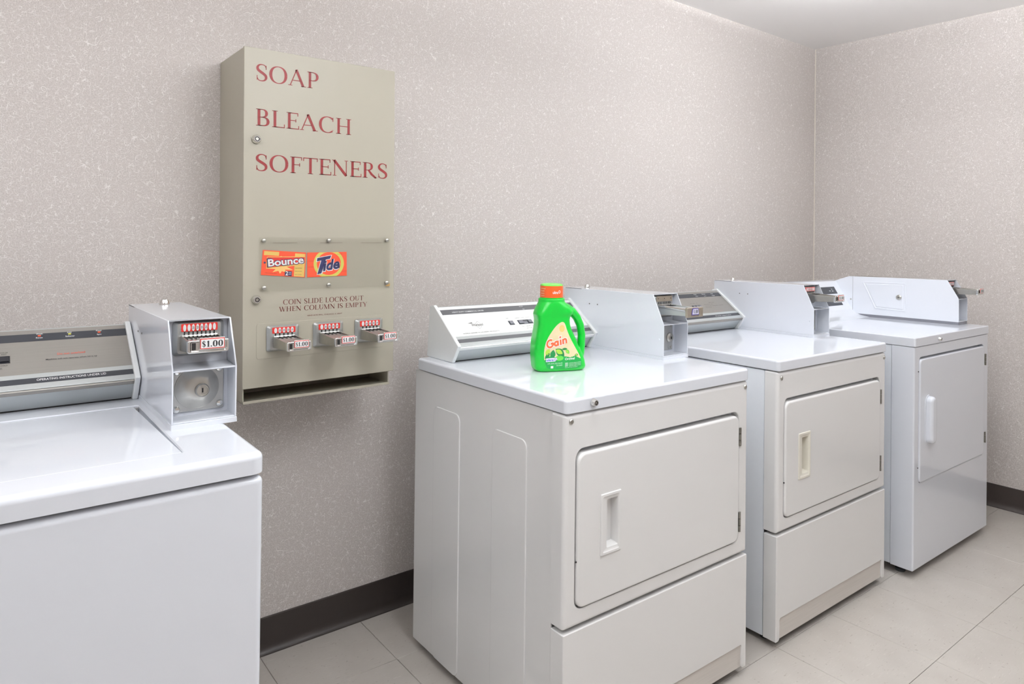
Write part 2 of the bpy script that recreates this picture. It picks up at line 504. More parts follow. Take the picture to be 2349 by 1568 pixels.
def glyph(ch):
    if ch == 'I': return stem(0.17), 0.34
    if ch == 'L': return stem(0.18) + [bar(0.18, 0.025, 0.66, 0.025, 0.05), endtick(0.66, 0.0, 0.22)], 0.70
    if ch in 'EF':
        g = stem(0.18) + [bar(0.18, 0.975, 0.62, 0.975, 0.05), endtick(0.62, 0.80, 1.0), bar(0.18, 0.52, 0.52, 0.52), endtick(0.52, 0.42, 0.62)]
        if ch == 'E': g += [bar(0.18, 0.025, 0.66, 0.025, 0.05), endtick(0.67, 0.0, 0.21)]
        return g, 0.70 if ch == 'E' else 0.66
    if ch == 'H': return stem(0.19) + stem(0.76) + [bar(0.19, 0.5, 0.76, 0.5)], 0.95
    if ch == 'T': return stem(0.40, s1=False) + [bar(0.03, 0.975, 0.77, 0.975, 0.05), endtick(0.04, 0.78, 1.0), endtick(0.76, 0.78, 1.0)], 0.80
    if ch == 'N': return stem(0.15, TN, s1=False) + stem(0.80, TN, s0=False) + [strip([(0.12, 0.99), (0.80, 0.02)], 0.15), serif(0.10, 0.982, 0.10)], 0.95
    if ch == 'A': return [bar(0.10, 0.02, 0.44, 1.0, 0.05), strip([(0.42, 1.0), (0.80, 0.0)], 0.14), bar(0.22, 0.33, 0.66, 0.33), serif(0.10, 0.018, 0.11), serif(0.82, 0.018, 0.14)], 0.96
    if ch == 'P': return stem(0.18) + [bar(0.18, 0.98, 0.38, 0.98), bar(0.18, 0.46, 0.38, 0.46), arc(0.36, 0.72, 0.30, 0.27, -90, 90, 0.14, TN)], 0.70
    if ch == 'R': return stem(0.18) + [bar(0.18, 0.98, 0.38, 0.98), bar(0.18, 0.50, 0.38, 0.50), arc(0.36, 0.74, 0.28, 0.255, -90, 90, 0.14, TN), strip([(0.38, 0.50), (0.56, 0.24), (0.82, 0.0)], [0.10, 0.14, 0.10]), serif(0.80, 0.018, 0.08)], 0.86
    if ch == 'B': return stem(0.18) + [bar(0.18, 0.98, 0.36, 0.98), bar(0.18, 0.52, 0.40, 0.52), bar(0.18, 0.02, 0.40, 0.02), arc(0.34, 0.755, 0.28, 0.245, -90, 90, 0.14, TN), arc(0.38, 0.27, 0.32, 0.27, -90, 90, 0.145, TN)], 0.76
    if ch == 'D': return stem(0.18) + [bar(0.18, 0.98, 0.40, 0.98), bar(0.18, 0.02, 0.40, 0.02), arc(0.38, 0.5, 0.50, 0.50, -90, 90, 0.15, TN)], 0.95
    if ch == 'O': return [arc(0.50, 0.5, 0.47, 0.52, 0, 360, 0.15, TN, 36)], 1.0
    if ch == 'C': return [arc(0.50, 0.5, 0.47, 0.52, 48, 310, 0.15, TN, 28), endtick(0.80, 0.72, 0.98), bar(0.80, 0.14, 0.80, 0.20, 0.03)], 0.90
    if ch == 'S': return s_curve(0.33, 0.60), 0.66
    if ch == 'U': return [bar(0.19, 0.35, 0.19, 1, TK), serif(0.19, 0.982, 0.14), bar(0.72, 0.35, 0.72, 1, TN), serif(0.72, 0.982, 0.10), arc(0.435, 0.36, 0.31, 0.38, 180, 360, 0.11, TN)], 0.90
    if ch == 'K': return stem(0.18) + [bar(0.22, 0.45, 0.66, 0.98, 0.05), strip([(0.36, 0.60), (0.74, 0.02)], 0.14), serif(0.66, 0.982, 0.10), serif(0.76, 0.018, 0.12)], 0.88
    if ch == 'W': return [strip([(0.12, 0.99), (0.38, 0.0)], 0.13), bar(0.38, 0.0, 0.60, 0.92, TN), strip([(0.58, 0.99), (0.84, 0.0)], 0.13), bar(0.84, 0.0, 1.10, 0.98, TN), serif(0.12, 0.982, 0.12), serif(0.58, 0.982, 0.10), serif(1.10, 0.982, 0.10)], 1.20
    if ch == 'M': return stem(0.12, TN, s1=False) + stem(0.94, TK) + [strip([(0.14, 0.99), (0.52, 0.02)], 0.13), bar(0.52, 0.02, 0.92, 0.98, TN), serif(0.12, 0.982, 0.10)], 1.12
    if ch == 'Y': return [bar(0.42, 0, 0.42, 0.48, TK), serif(0.42, 0.018, 0.14), strip([(0.10, 0.99), (0.42, 0.42)], 0.13), bar(0.44, 0.44, 0.76, 0.98, TN), serif(0.10, 0.982, 0.12), serif(0.76, 0.982, 0.10)], 0.84
    if ch == '$': return s_curve(0.30, 0.52, 0.05, 0.95) + [bar(0.27, -0.08, 0.27, 1.08, 0.035), bar(0.33, -0.08, 0.33, 1.08, 0.035)], 0.62
    if ch == '1': return stem(0.28, 0.22, s1=False) + [bar(0.10, 0.80, 0.28, 0.97, 0.08), serif(0.28, 0.02, 0.20)], 0.54
    if ch == '0': return [arc(0.36, 0.5, 0.36, 0.52, 0, 360, 0.24, 0.09, 30)], 0.76
    if ch == '.': return [bar(0.12, 0.0, 0.12, 0.18, 0.18)], 0.28
    return [], 0.38

def serif_text(txt, track=0.04):
    vs_, fs_, x = [], [], 0.0
    for ch in txt:
        g, adv = glyph(ch)
        for v, f in g:
            k = len(vs_)
            vs_ += [(a + x, b) for a, b in v]
            fs_ += [tuple(i + k for i in q) for q in f]
        x += adv + track
    return vs_, fs_, x - track

def place(mb, g, P, X, U, h, w_=None):
    """lay flat lettering g with its left baseline end at P, along X, letters up along U"""
    vs_, fs_, gw = g
    sx = (w_ / gw) if w_ else h
    P, X, U = Vector(P), Vector(X), Vector(U)
    mb.add([P + X * (a * sx) + U * (b * h) for a, b in vs_], fs_)
    return mb

XZ = ((1, 0, 0), (0, 0, 1))

# ================================================================== the room
XR, ZC, WY, BH = 3.0018, 2.454, 0.0118, 0.110
XL, YF = -2.5, -3.75
wall = MB().box((XL - 0.1, 0, 0), (XR + 0.12, 0.1, ZC)).build('wall_back', 'paper'); struct(wall)
xr0, xr1 = XR, XR - WY * YF
wr = MB().prism('z', [(xr0, 0), (xr1, YF), (xr1 + 0.12, YF), (xr0 + 0.12, 0)], 0, ZC).build('wall_right', 'paper'); struct(wr)
wl = MB().box((XL - 0.1, YF, 0), (XL, 0, ZC)).build('wall_left', 'paper'); struct(wl)
wf = MB().box((XL - 0.1, YF - 0.1, 0), (xr1 + 0.12, YF, ZC)).build('wall_front', 'paper'); struct(wf)
ce = MB().box((XL - 0.1, YF - 0.1, ZC), (xr1 + 0.12, 0.1, ZC + 0.1)).build('ceiling', 'ceiling'); struct(ce)
fl = MB().box((XL - 0.1, YF - 0.1, -0.1), (xr1 + 0.12, 0.1, -0.0035)).build('floor', 'grout'); struct(fl)
tr = MB().prism('z', [(XR, 0), (XR - 0.004, 0), (XR, -0.004)], BH, ZC).build('trim_1', 'caulk'); struct(tr)

def cove(name, p0, p1, nrm):
    """vinyl cove base along p0-p1, standing off the wall along nrm"""
    prof = [(0, 0), (0.020, 0.0), (0.019, 0.003), (0.011, 0.008), (0.006, 0.018), (0.0045, 0.03), (0.0045, BH - 0.004), (0.002, BH), (0, BH)]
    mb = MB()
    mb.loft([[(p[0] + nrm[0] * a, p[1] + nrm[1] * a, b) for a, b in prof] for p in (p0, p1)])
    return struct(mb.build(name, 'base'))
cove('baseboard_back', (XL, 0), (XR, 0), (0, -1))
cove('baseboard_right', (XR, 0), (xr1, YF), (-1, 0))
cove('baseboard_left', (XL, 0), (XL, YF), (1, 0))

T, TY = 0.3048 * 0.914 / 0.838, -0.0072
tile_me = None
gap = 0.0006
ct, st_ = math.cos(TY), math.sin(TY)
for i in range(-12, 7):
    for j in range(-9, 4):
        cx = 1.3799 + T * ((i + 0.5) * ct - (j + 0.5) * st_)
        cy = -0.9500 + T * ((i + 0.5) * st_ + (j + 0.5) * ct)
        if cx < XL - 0.1 or cx > XR + 0.17 or cy > 0.1 or cy < YF - 0.05:
            continue
        if tile_me is None:
            to = MB().pillow('z', -T / 2 + gap, -T / 2 + gap, T / 2 - gap, T / 2 - gap, -0.0035, 0.0, r=0.0006, bev=0.0008, seg=1, n=1).build('floor_tile', 'tile', fl)
            tile_me = to.data
        else:
            to = bpy.data.objects.new('floor_tile', tile_me)
            C.objects.link(to)
            to.parent = fl
        to.location = (cx, cy, 0)
        to.rotation_euler = (0, 0, TY)

# ceiling lamps (above the frame; one lamp and all uplights added for fill)
def ceiling_lamp(x, y, lx, ly, drop, thick, glow, up, label):
    t = thing('ceiling_light', label, 'light', (x, y, ZC), group='ceiling lamps above the machines')
    for k in (-0.35, 0.35):
        MB().lathe((0, ly * k, -drop), [(0.007, 0), (0.007, drop - 0.005), (0.035, drop - 0.004), (0.035, drop)], 'z', 14).build('stem', 'endcap', t)
    MB().loft([[(sx * (lx / 2 - i), sy * (ly / 2 - i), z) for sx, sy in ((-1, -1), (1, -1), (1, 1), (-1, 1))] for i, z in ((0, -drop), (0, -drop - thick * 0.6), (0.03, -drop - thick))]).build('diffuser', lamp_mat('lamp_diffuser', glow), t)
    MB().box((-lx / 2 + 0.02, -ly / 2 + 0.02, -drop + 0.001), (lx / 2 - 0.02, ly / 2 - 0.02, -drop + 0.005)).build('added_uplight', lamp_mat('added_uplight_glow', up), t)  # glowing panel added to brighten the ceiling and fill the room
ceiling_lamp(*LAMPS[0], 'long hung ceiling light in front of the nearest dryer, out of frame')
ceiling_lamp(*LAMPS[1], 'added hung fill light at the right of the camera, out of frame')  # added to brighten the machine fronts and the right side
ceiling_lamp(*LAMPS[2], 'long hung ceiling light left of the washing machine, out of frame')
ceiling_lamp(*LAMPS[3], 'short flat ceiling light above the two far dryers, out of frame')

# ================================================================== shared fittings
def tubular_lock(parent, c, r, axis='y', depth=0.010, name='lock'):
    """round chrome lock with a tubular key way"""
    o = MB().lathe(c, [(r, 0), (r, depth * 0.3), (r * 0.80, depth * 0.75), (r * 0.70, depth), (r * 0.50, depth), (r * 0.48, depth * 0.7)], axis, 24).build(name, 'chrome', parent)
    cc = list(c)
    ring = MB()
    if axis == 'y':
        ring.lathe((c[0], c[1] - depth * 0.72, c[2]), [(r * 0.48, 0), (r * 0.48, depth * 0.12), (r * 0.34, depth * 0.12), (r * 0.34, 0)], 'y', 20)
        ring.box((c[0] + r * 0.38, c[1] - depth * 1.03, c[2] - r * 0.08), (c[0] + r * 0.62, c[1] - depth * 0.7, c[2] + r * 0.08))
        pin = MB().lathe((c[0], c[1] - depth * 0.7, c[2]), [(r * 0.33, 0), (r * 0.33, depth * 0.28)], 'y', 16)
    else:
        ring.lathe((c[0], c[1], c[2] + depth * 0.72), [(r * 0.48, 0), (r * 0.48, depth * 0.12), (r * 0.34, depth * 0.12), (r * 0.34, 0)], 'z', 20)
        pin = MB().lathe((c[0], c[1], c[2] + depth * 0.7), [(r * 0.33, 0), (r * 0.33, depth * 0.28)], 'z', 16)
    return o, ring, pin

def lock(parent, c, r, axis='y', depth=0.010, deep=True):
    o, ring, pin = tubular_lock(parent, c, r, axis, depth)
    if deep:
        ring.build('key_way', 'dark', o)
        pin.build('key_pin', 'steel', o)
    return o

def coin_slide(parent, x0, z0, w_, h, yb, ynose, n, marks, sign='red', tray_w=0.064, deep=True):
    """coin slide: die-cast plate at yb facing -y, tray pushed out to ynose"""
    x1, z1 = x0 + w_, z0 + h
    cx = (x0 + x1) / 2
    pl = MB().loft([[(a, yb, b) for a, b in rr(x0, z0, x1, z1, 0.006, 3)],
                    [(a, yb - 0.004, b) for a, b in rr(x0, z0, x1, z1, 0.006, 3)],
                    [(a, yb - 0.011, b) for a, b in rr(x0 + 0.007, z0 + 0.005, x1 - 0.007, z1 - 0.004, 0.005, 3)]]).build('coin_slide', 'diecast', parent)
    yf = yb - 0.011
    # ribs cast down both sides
    rb = MB()
    for sx in (x0 + 0.010, x1 - 0.016):
        for k in range(9):
            zz = z0 + h * (0.16 + 0.08 * k)
            rb.box((sx, yf - 0.001, zz), (sx + 0.006, yf + 0.001, zz + h * 0.035))
    rb.build('cast_ribs', 'diecast', pl)['kind'] = 'stuff'
    # red label with coin ovals
    lx0, lx1 = cx - w_ * 0.36, cx + w_ * 0.36
    lz0, lz1 = z0 + h * 0.70, z0 + h * 0.93
    if sign == 'red':
        MB().pillow('y', lx0, lz0, lx1, lz1, yf + 0.0005, yf - 0.0012, r=0.002, bev=0.0004, seg=1).build('coin_label', 'red', pl)
    else:
        MB().pillow('y', lx0 - 0.004, lz0 + 0.002, lx1 + 0.004, lz1 + 0.003, yf + 0.0005, yf - 0.0012, r=0.002, bev=0.0004, seg=1).build('coin_plate', 'bronze', pl)
        for hx in (lx0 + 0.004, cx, lx1 - 0.004):
            MB().lathe((hx, yf - 0.0010, lz1 - 0.005), [(0.0016, 0), (0.0016, 0.0006)], 'y', 8).build('plate_hole', 'dark', pl)
    step = (lx1 - lx0) / (n + 0.6)
    ink = MB()
    slots = MB()
    tz = z0 + h * 0.53           # tray top at the plate
    for k in range(n):
        ox = lx0 + step * (k + 0.8)
        oz = (lz0 + lz1) / 2
        ov = [(ox + step * 0.36 * math.cos(t * math.pi / 8), oz + (lz1 - lz0) * 0.44 * math.sin(t * math.pi / 8)) for t in range(16)]
        if sign == 'red':
            MB().prism('y', ov, yf - 0.0010, yf - 0.0018).build('coin_mark', 'whitep', pl)
        if marks[k] and sign == 'red':
            place(ink, sans('25', 0.01), (ox - step * 0.27, yf - 0.0022, oz - (lz1 - lz0) * 0.14), *XZ, (lz1 - lz0) * 0.30, step * 0.54)
        slots.box((ox - step * 0.15, yf - 0.0012, tz - 0.002), (ox + step * 0.15, yf + 0.002, lz0 + 0.001))
        slots.box((ox - step * 0.13, yf - 0.026, tz - 0.001), (ox + step * 0.13, yf, tz + 0.0012))
    if ink.v:
        ink.build('coin_numbers', 'ink', pl)['kind'] = 'stuff'
    slots.build('coin_slots', 'dark', pl)['kind'] = 'stuff'
    # roller bar above the slots
    MB().lathe((cx - tray_w * 0.46, yf - 0.003, tz + h * 0.055), [(0.0022, 0), (0.0022, tray_w * 0.92)], 'x', 8, sgn=1).build('roller', 'chrome', pl)
    # tray
    tb = z0 + h * 0.16
    t0, t1 = cx - tray_w / 2, cx + tray_w / 2
    yn = ynose
    nz0, nz1 = z0 + h * 0.235, z0 + h * 0.235 + 0.022
    side = [(yf + 0.001, tb), (yf + 0.001, tz + 0.004), (yf - 0.012, tz + 0.004), (yn + 0.012, nz1 - 0.002), (yn, nz1 - 0.004), (yn, nz0), (yn + 0.012, nz0 - 0.001)]
    tray = MB()
    for xa, xb in ((t0, t0 + 0.004), (t1 - 0.004, t1)):
        tray.prism('x', side, xa, xb)
    top = [(yf + 0.001, tz - 0.004), (yf + 0.001, tz), (yf - 0.02, tz), (yn + 0.004, nz1 - 0.005), (yn + 0.004, nz1 - 0.009)]
    tray.prism('x', top, t0 + 0.003, t1 - 0.003)
    tray.prism('x', [(yf, tb), (yf, tb + 0.003), (yn + 0.002, nz0 + 0.003), (yn + 0.002, nz0)], t0 + 0.003, t1 - 0.003)
    tray.build('slide_tray', 'steel' if sign == 'red' else 'lip_alu', pl, bevel=0.0006, seg=1)
    if sign == 'red':
        MB().pillow('y', t0 - 0.002, nz0 - 0.002, t1 + 0.002, nz1 + 0.001, yn + 0.004, yn - 0.004, r=0.004, bev=0.002,
                    hole=(t0 + 0.004, nz0 + 0.003, t1 - 0.004, nz1 - 0.003, 0.002, yn - 0.001)).build('slide_nose', 'chrome', pl)
        MB().box((t0 + 0.006, yn - 0.0022, nz0 + 0.0045), (t0 + 0.013, yn - 0.0008, nz1 - 0.004)).build('nose_recess', 'dark', pl)
        sx0, sx1, sz0, sz1 = cx - tray_w * 0.22, cx + tray_w * 0.40, nz0 + (0.0072 if n == 5 else 0.0060), nz1 + 0.0035
        sg = MB().pillow('y', sx0 - 0.0015, sz0 - 0.0015, sx1 + 0.0015, sz1 + 0.0015, yn - 0.0005, yn - 0.0052, r=0.002, bev=0.001).build('sign_holder', 'chrome', pl)
        MB().box((sx0, yn - 0.0060, sz0), (sx1, yn - 0.0050, sz1)).build('sign_border', 'red', pl)
        MB().box((sx0 + 0.0012, yn - 0.0064, sz0 + 0.0014), (sx1 - 0.0012, yn - 0.0056, sz1 - 0.0014)).build('price_card', 'whitep', pl)
        t = MB(); g = serif_text('$1.00', 0.06)
        place(t, g, (sx0 + 0.0026, yn - 0.0067, sz0 + 0.0036), *XZ, (sz1 - sz0) * 0.60, (sx1 - sx0) - 0.0052)
        t.build('price_lettering', 'ink', pl)
    else:
        MB().tube([(t0 + 0.001, yf, tz + 0.001), (t0 + 0.001, yn + 0.004, nz1 - 0.004)], 0.0055, 12).build('slide_rail', 'chrome', pl)
        MB().pillow('y', t0 - 0.004, nz0 - 0.005, t1 + 0.004, nz1 + 0.004, yn + 0.003, yn - 0.005, r=0.003, bev=0.002).build('slide_nose', 'bronze', pl)
        hx, hz0, hz1 = 0.018, nz0 + 0.002, nz1 + 0.002
        tp = [(cx - 0.001 - hx, hz0), (cx - 0.001 + hx, hz0), (cx - 0.001 + hx * 0.86, hz1 - 0.004), (cx - 0.001 + hx * 0.7, hz1), (cx - 0.001 - hx * 0.7, hz1), (cx - 0.001 - hx * 0.86, hz1 - 0.004)]
        MB().prism('y', tp, yn - 0.0045, yn - 0.006).build('sign_border', 'purple', pl)
        tq = [(cx + (a - cx) * 0.84, (hz0 + hz1) / 2 + (b - (hz0 + hz1) / 2) * 0.76) for a, b in tp]
        MB().prism('y', tq, yn - 0.0055, yn - 0.0066).build('price_card', 'lilac', pl)
        t = MB()
        place(t, serif_text('$1.00', 0.05), (cx - 0.0125, yn - 0.0070, hz0 + 0.0055), *XZ, 0.0115, 0.023)
        t.build('price_lettering', 'ink', pl)
        nb = MB()
        for k in range(6):
            nb.box((cx - 0.017 + k * 0.006, yn - 0.0056, nz0 - 0.0012), (cx - 0.0155 + k * 0.006, yn - 0.004, nz0 + 0.0008))
        nb.build('nose_notches', 'dark', pl)['kind'] = 'stuff'
    return pl

BW, BD, BHT, KZ, TYF = 0.120, 0.470, 0.2055, 0.112, 0.045
def coin_box_shell(t, paint='white', bw=BW):
    """open-fronted steel coin box: local x 0..bw, y 0 front .. BD back, z 0 base"""
    th = 0.0028
    side = [(0.0, 0.010), (0.0, KZ), (TYF, BHT), (BD, BHT - 0.002), (BD, 0.010)]
    h = MB()
    h.prism('x', side, 0.0, th).prism('x', side, bw - th, bw)
    h.prism('x', [(TYF, BHT), (TYF + 0.0006, BHT - 0.0028), (BD, BHT - 0.0048), (BD, BHT - 0.002)], th, bw - th)
    h.box((th, BD - 0.003, 0.010), (bw - th, BD, BHT - 0.003))
    h.box((th, 0.001, 0.010), (bw - th, BD - 0.003, 0.0128))
    h.prism('x', [(0.001, KZ), (0.001, KZ - 0.003), (0.062, KZ + 0.001), (0.062, KZ + 0.004)], th, bw - th)
    h.build('housing', paint, t, bevel=0.0008, seg=1)
    MB().pillow('z', -0.001, -0.002, bw + 0.001, BD, 0.0, 0.010, r=0.002, bev=0.0015, seg=2).build('base_plate', paint, t)
    MB().box((th, 0.0615, KZ + 0.003), (bw - th, 0.064, BHT - 0.003)).build('upper_plate', paint, t)
    MB().box((th, 0.0540, 0.012), (bw - th, 0.0570, KZ + 0.001)).build('vault_wall', paint, t)

# ================================================================== consoles
CA, CB = (0.6755, 0.1625), (0.536, 0.0535)      # face top and knee: local y from the machine front, z above its top
def console(t, xl, xr, H, face, lip, band, dy=0.0):
    """raked control console on the machine top, between xl and xr"""
    ya, za, yk, zk = CA[0] + dy, H + CA[1], CB[0] + dy, H + CB[1]
    ew = 0.012
    cap = [(0.715 + dy, H), (0.700 + dy, za - 0.001), (ya, za + 0.004), (yk - 0.006, zk + 0.001), (0.576 + dy - 0.012, H)]
    inn = [(0.713 + dy, H + 0.001), (0.699 + dy, za - 0.006), (ya + 0.004, za - 0.004), (yk + 0.006, zk - 0.001), (yk + 0.006, zk - 0.001)][:4]
    body = MB().prism('x', [(0.713 + dy, H + 0.0015), (0.699 + dy, za - 0.005), (ya + 0.003, za - 0.003), (yk + 0.003, zk - 0.002), (yk + 0.012, zk - 0.012), (0.576 + dy, H + 0.003)], xl + ew * 0.6, xr - ew * 0.6)
    con = body.build('console', lip, t, bevel=0.0015, seg=2)
    d = Vector((0, yk - ya, zk - za)); L = d.length; d.normalize()
    nrm = Vector((0, d.z, -d.y))
    if nrm.z < 0: nrm = -nrm
    O = Vector((0, ya + 0.003, za - 0.003))
    def pt(x, tt, off=0.0):
        return Vector((x, 0, 0)) + O + d * (tt * L) + nrm * off
    def slab(x0, x1, t0, t1, o0, o1):
        mb = MB()
        mb.loft([[pt(x0, t0, o), pt(x1, t0, o), pt(x1, t1, o), pt(x0, t1, o)] for o in (o0, o1)])
        return mb
    for a, b in ((xl, xl + ew), (xr - ew, xr)):
        MB().prism('x', cap, a, b).build('end_cap', 'endcap', con, bevel=0.003, seg=3)
    slab(xl + ew, xr - ew, 0.02, 0.955, -0.001, 0.0006).build('face_plate', face, con)
    slab(xl + ew, xr - ew, 0.09, 0.217, 0.0004, 0.0010).build('top_band', band, con)
    slab(xl + ew, xr - ew, 0.828, 0.912, 0.0004, 0.0010).build('bottom_band', band, con)
    # rolled lip under the face
    MB().prism('x', [(yk + 0.004, zk - 0.003), (yk + 0.001, zk - 0.006), (yk + 0.006, zk - 0.014), (yk + 0.014, zk - 0.013)], xl + ew, xr - ew).build('rolled_lip', face, con, bevel=0.001)
    for x in (xl + ew * 0.5, xr - ew * 0.5):
        MB().lathe((x, 0.576 + dy - 0.0095, H + 0.014), [(0.0036, 0), (0.0036, 0.0015), (0.002, 0.0022)], 'y', 10).build('screw', 'steel', con)
    # long dark seal under the console front
    MB().box((xl + ew, 0.578 + dy, H), (xr - ew, 0.60 + dy, H + 0.004)).build('seal', 'dark', con)
    def text(mat, items, off=0.0013):
        for s, x0, x1, tb, h in items:
            place(MB(), sans(s, 0.003), pt(x0, tb, off), (1, 0, 0), -d, h, x1 - x0).build('lettering', mat, con)
    def button(x0, x1, t0, t1, mat, o1=0.004):
        slab(x0, x1, t0, t1, -0.002, o1).build('button', mat, con, bevel=0.0012)
    return con, text, button, slab, pt

# ================================================================== dryers with a hinged side-opening door
def feet(t, w_, dep):
    for x in (0.05, w_ - 0.05):
        for y in (0.07, dep - 0.06):
            MB().lathe((x, y, 0.0), [(0.018, 0), (0.018, 0.010), (0.008, 0.012), (0.008, 0.032)], 'z', 12).build('foot', 'foot', t)

def screw(t, x, z, r=0.0068, y=0.004):
    o = MB().lathe((x, y, z), [(r, 0), (r, 0.002), (r * 0.75, 0.0042), (r * 0.2, 0.005)], 'y', 14).build('screw', 'steel', t)
    return o

def hinge(t, x, z0, z1, y):
    o = MB()
    n = 3
    h = (z1 - z0) / n
    for k in range(n):
        o.lathe((x, y, z0 + k * h + 0.0008), [(0.0042, 0), (0.0042, h - 0.0016)], 'z', 10)
    o.box((x - 0.010, y + 0.001, z0 + 0.002), (x + 0.009, y + 0.004, z1 - 0.002))
    return o.build('hinge', 'darksteel', t)

def front_loader(t, w_, H, side_mat, front_mat, handle_mat, has_lock):
    dep, sd = 0.724, 0.054
    MB().pillow('z', 0, 0, w_, 0.705, H - 0.0345, H, r=0.012, bev=0.007, seg=4, back_bev=0.002).build('top_panel', 'white', t)
    zt = H - 0.0375
    body = MB().box((0.006, sd, 0.022), (w_ - 0.006, dep, zt))
    bo = body.build('cabinet', side_mat, t, bevel=0.004, seg=2)
    MB().box((0.010, sd - 0.006, 0.026), (w_ - 0.010, sd + 0.002, zt - 0.004)).build('inner_frame', 'dark', t)
    # pressed panels and blanking disc on the left flank
    for y0, y1 in ((0.153, 0.301), (0.4625, 0.607)):
        MB().pillow('x', y0, 0.024, y1, 0.780, 0.0065, 0.0032, r=0.022, bev=0.0022, seg=3).build('pressed_panel', side_mat, bo)
    MB().lathe((0.0062, 0.53, 0.0935), [(0.060, 0), (0.060, 0.0030), (0.0585, 0.0030), (0.0585, 0.0022)], 'x', 40).build('blanking_disc', side_mat, bo)
    # upper front panel with the door opening
    fp = MB().pillow('y', 0.0, 0.366, w_, zt, sd - 0.004, 0.003, r=0.006, bev=0.012, seg=4,
                     hole=(0.035, 0.405, 0.687, 0.789, 0.026, sd - 0.004)).build('front_panel', front_mat, t)
    MB().pillow('y', 0.030, 0.40, 0.692, 0.795, sd - 0.001, 0.028, r=0.026, bev=0.003).build('door_seat', 'sidewhite', t)
    # lower panel with toe recess
    kz = 0.094
    lp = [(0.0, 0.024), (0.016, 0.024), (0.022, 0.030), (0.022, kz - 0.004), (0.026, kz), (w_ - 0.026, kz), (w_ - 0.022, kz - 0.004),
          (w_ - 0.022, 0.030), (w_ - 0.016, 0.024), (w_, 0.024), (w_, 0.358), (0.0, 0.358)]
    lo = MB().prism('y', lp, sd - 0.004, 0.003).build('lower_panel', front_mat, t, bevel=0.0075, seg=3)
    MB().box((0.020, 0.008, 0.028), (w_ - 0.020, 0.011, kz + 0.004)).build('kick_plate', 'scuffed', t)
    # door
    hx0, hz0, hx1, hz1 = 0.116, 0.5195, 0.181, 0.664
    dr = MB().pillow('y', 0.0385, 0.4085, 0.683, 0.7785, 0.026, -0.002, r=0.024, bev=0.007, seg=4,
                     hole=(hx0, hz0, hx1, hz1, 0.002, 0.024)).build('door', front_mat, t)
    hd = MB()
    f = AX['y']
    L = lambda i, y, r=0.003: [f(a, b, y) for a, b in rr(hx0 - 0.003 + i, hz0 - 0.003 + i, hx1 + 0.003 - i, hz1 + 0.003 - i, r, 3)]
    cup = lambda a0, b0, a1, b1, y, r: [f(a, b, y) for a, b in rr(a0, b0, a1, b1, r, 3)]
    hd.loft([L(0, -0.0015), L(0, -0.0035), L(0.0015, -0.005), L(0.007, -0.005), L(0.009, -0.003),
             cup(0.135, 0.532, 0.1745, 0.651, -0.002, 0.003), cup(0.1365, 0.5335, 0.1725, 0.6495, 0.003, 0.003),
             cup(0.139, 0.537, 0.170, 0.645, 0.019, 0.003)], cap0=False)
    hd.build('handle', handle_mat, dr)
    for a, b in ((0.6865, 0.741), (0.4345, 0.493)):
        hinge(t, 0.689, a, b, 0.0015)
    for x in (0.0185, w_ - 0.0165):
        screw(t, x, 0.8575)
    MB().lathe((0.0372, 0.004, 0.522), [(0.0022, 0), (0.0022, 0.003)], 'y', 8).build('door_catch', 'dark', t)
    if has_lock:
        lock(t, (0.0865, 0.0005, H - 0.0155), 0.0095, depth=0.012)
    feet(t, w_, dep)

# ---- dryer with the bottle
W1, H1 = 0.7311, 0.911
d1 = thing('clothes_dryer', 'almond front clothes dryer with silver white console, green bottle standing on its white top', 'dryer', (0.1169, -0.9596, 0), -0.0118, 'coin operated dryers')
front_loader(d1, W1, H1, 'almond', 'almond', 'almond', True)
X1 = 0.1169
con, text, button, slab, pt = console(d1, 0.0405, 0.6225, H1, 'white_alu', 'lip_alu', 'band2')
text('whitep', [('HEAVY DUTY COMMERCIAL DRYER', 0.2135 - X1, 0.3354 - X1, 0.178, 0.0052)])
text('whitep', [('Power', 0.489 - X1, 0.505 - X1, 0.128, 0.004), ('On', 0.496 - X1, 0.504 - X1, 0.205, 0.004)])
text('greyink', [('WORLD LEADER IN LAUNDRY PRODUCTS', 0.2064 - X1, 0.3458 - X1, 0.7165, 0.0045)])
text('greyink', [('TEMP', 0.399 - X1, 0.412 - X1, 0.42, 0.003), ('PERM-PRESS', 0.438 - X1, 0.459 - X1, 0.43, 0.003), ('KNITS', 0.464 - X1, 0.478 - X1, 0.43, 0.003),
                 ('DELICATE', 0.482 - X1, 0.502 - X1, 0.43, 0.003), ('HIGH', 0.445 - X1, 0.454 - X1, 0.655, 0.003), ('MEDIUM', 0.464 - X1, 0.479 - X1, 0.655, 0.003),
                 ('LOW', 0.487 - X1, 0.495 - X1, 0.655, 0.003), ('AIR FLUFF', 0.458 - X1, 0.482 - X1, 0.71, 0.0035)])
lg = MB()
place(lg, sans('Whirlpool', 0.004, 0.25), pt(0.256 - X1, 0.545, 0.0016), (1, 0, 0), pt(0, 0) - pt(0, 1 / 0.177), 0.0115, 0.044)
ring = []
for k in range(33):
    a = math.radians(-60 + 340 * k / 32)
    ring.append((0.2815 - X1 + 0.0085 * math.cos(a) + 0.002 * math.sin(a), 0.525 - 0.083 * math.sin(a)))
vs_, fs_ = strip(ring, 0.0006)
rg = []
for i, (x, tt) in enumerate(ring):
    for s in (-1, 1):
        k = 1 + s * 0.035
        rg.append(pt(0.2815 - X1 + (x - 0.2815 + X1) * k, 0.525 + (tt - 0.525) * k, 0.0016))
lg.add(rg, [(2 * i, 2 * i + 1, 2 * i + 3, 2 * i + 2) for i in range(len(ring) - 1)])
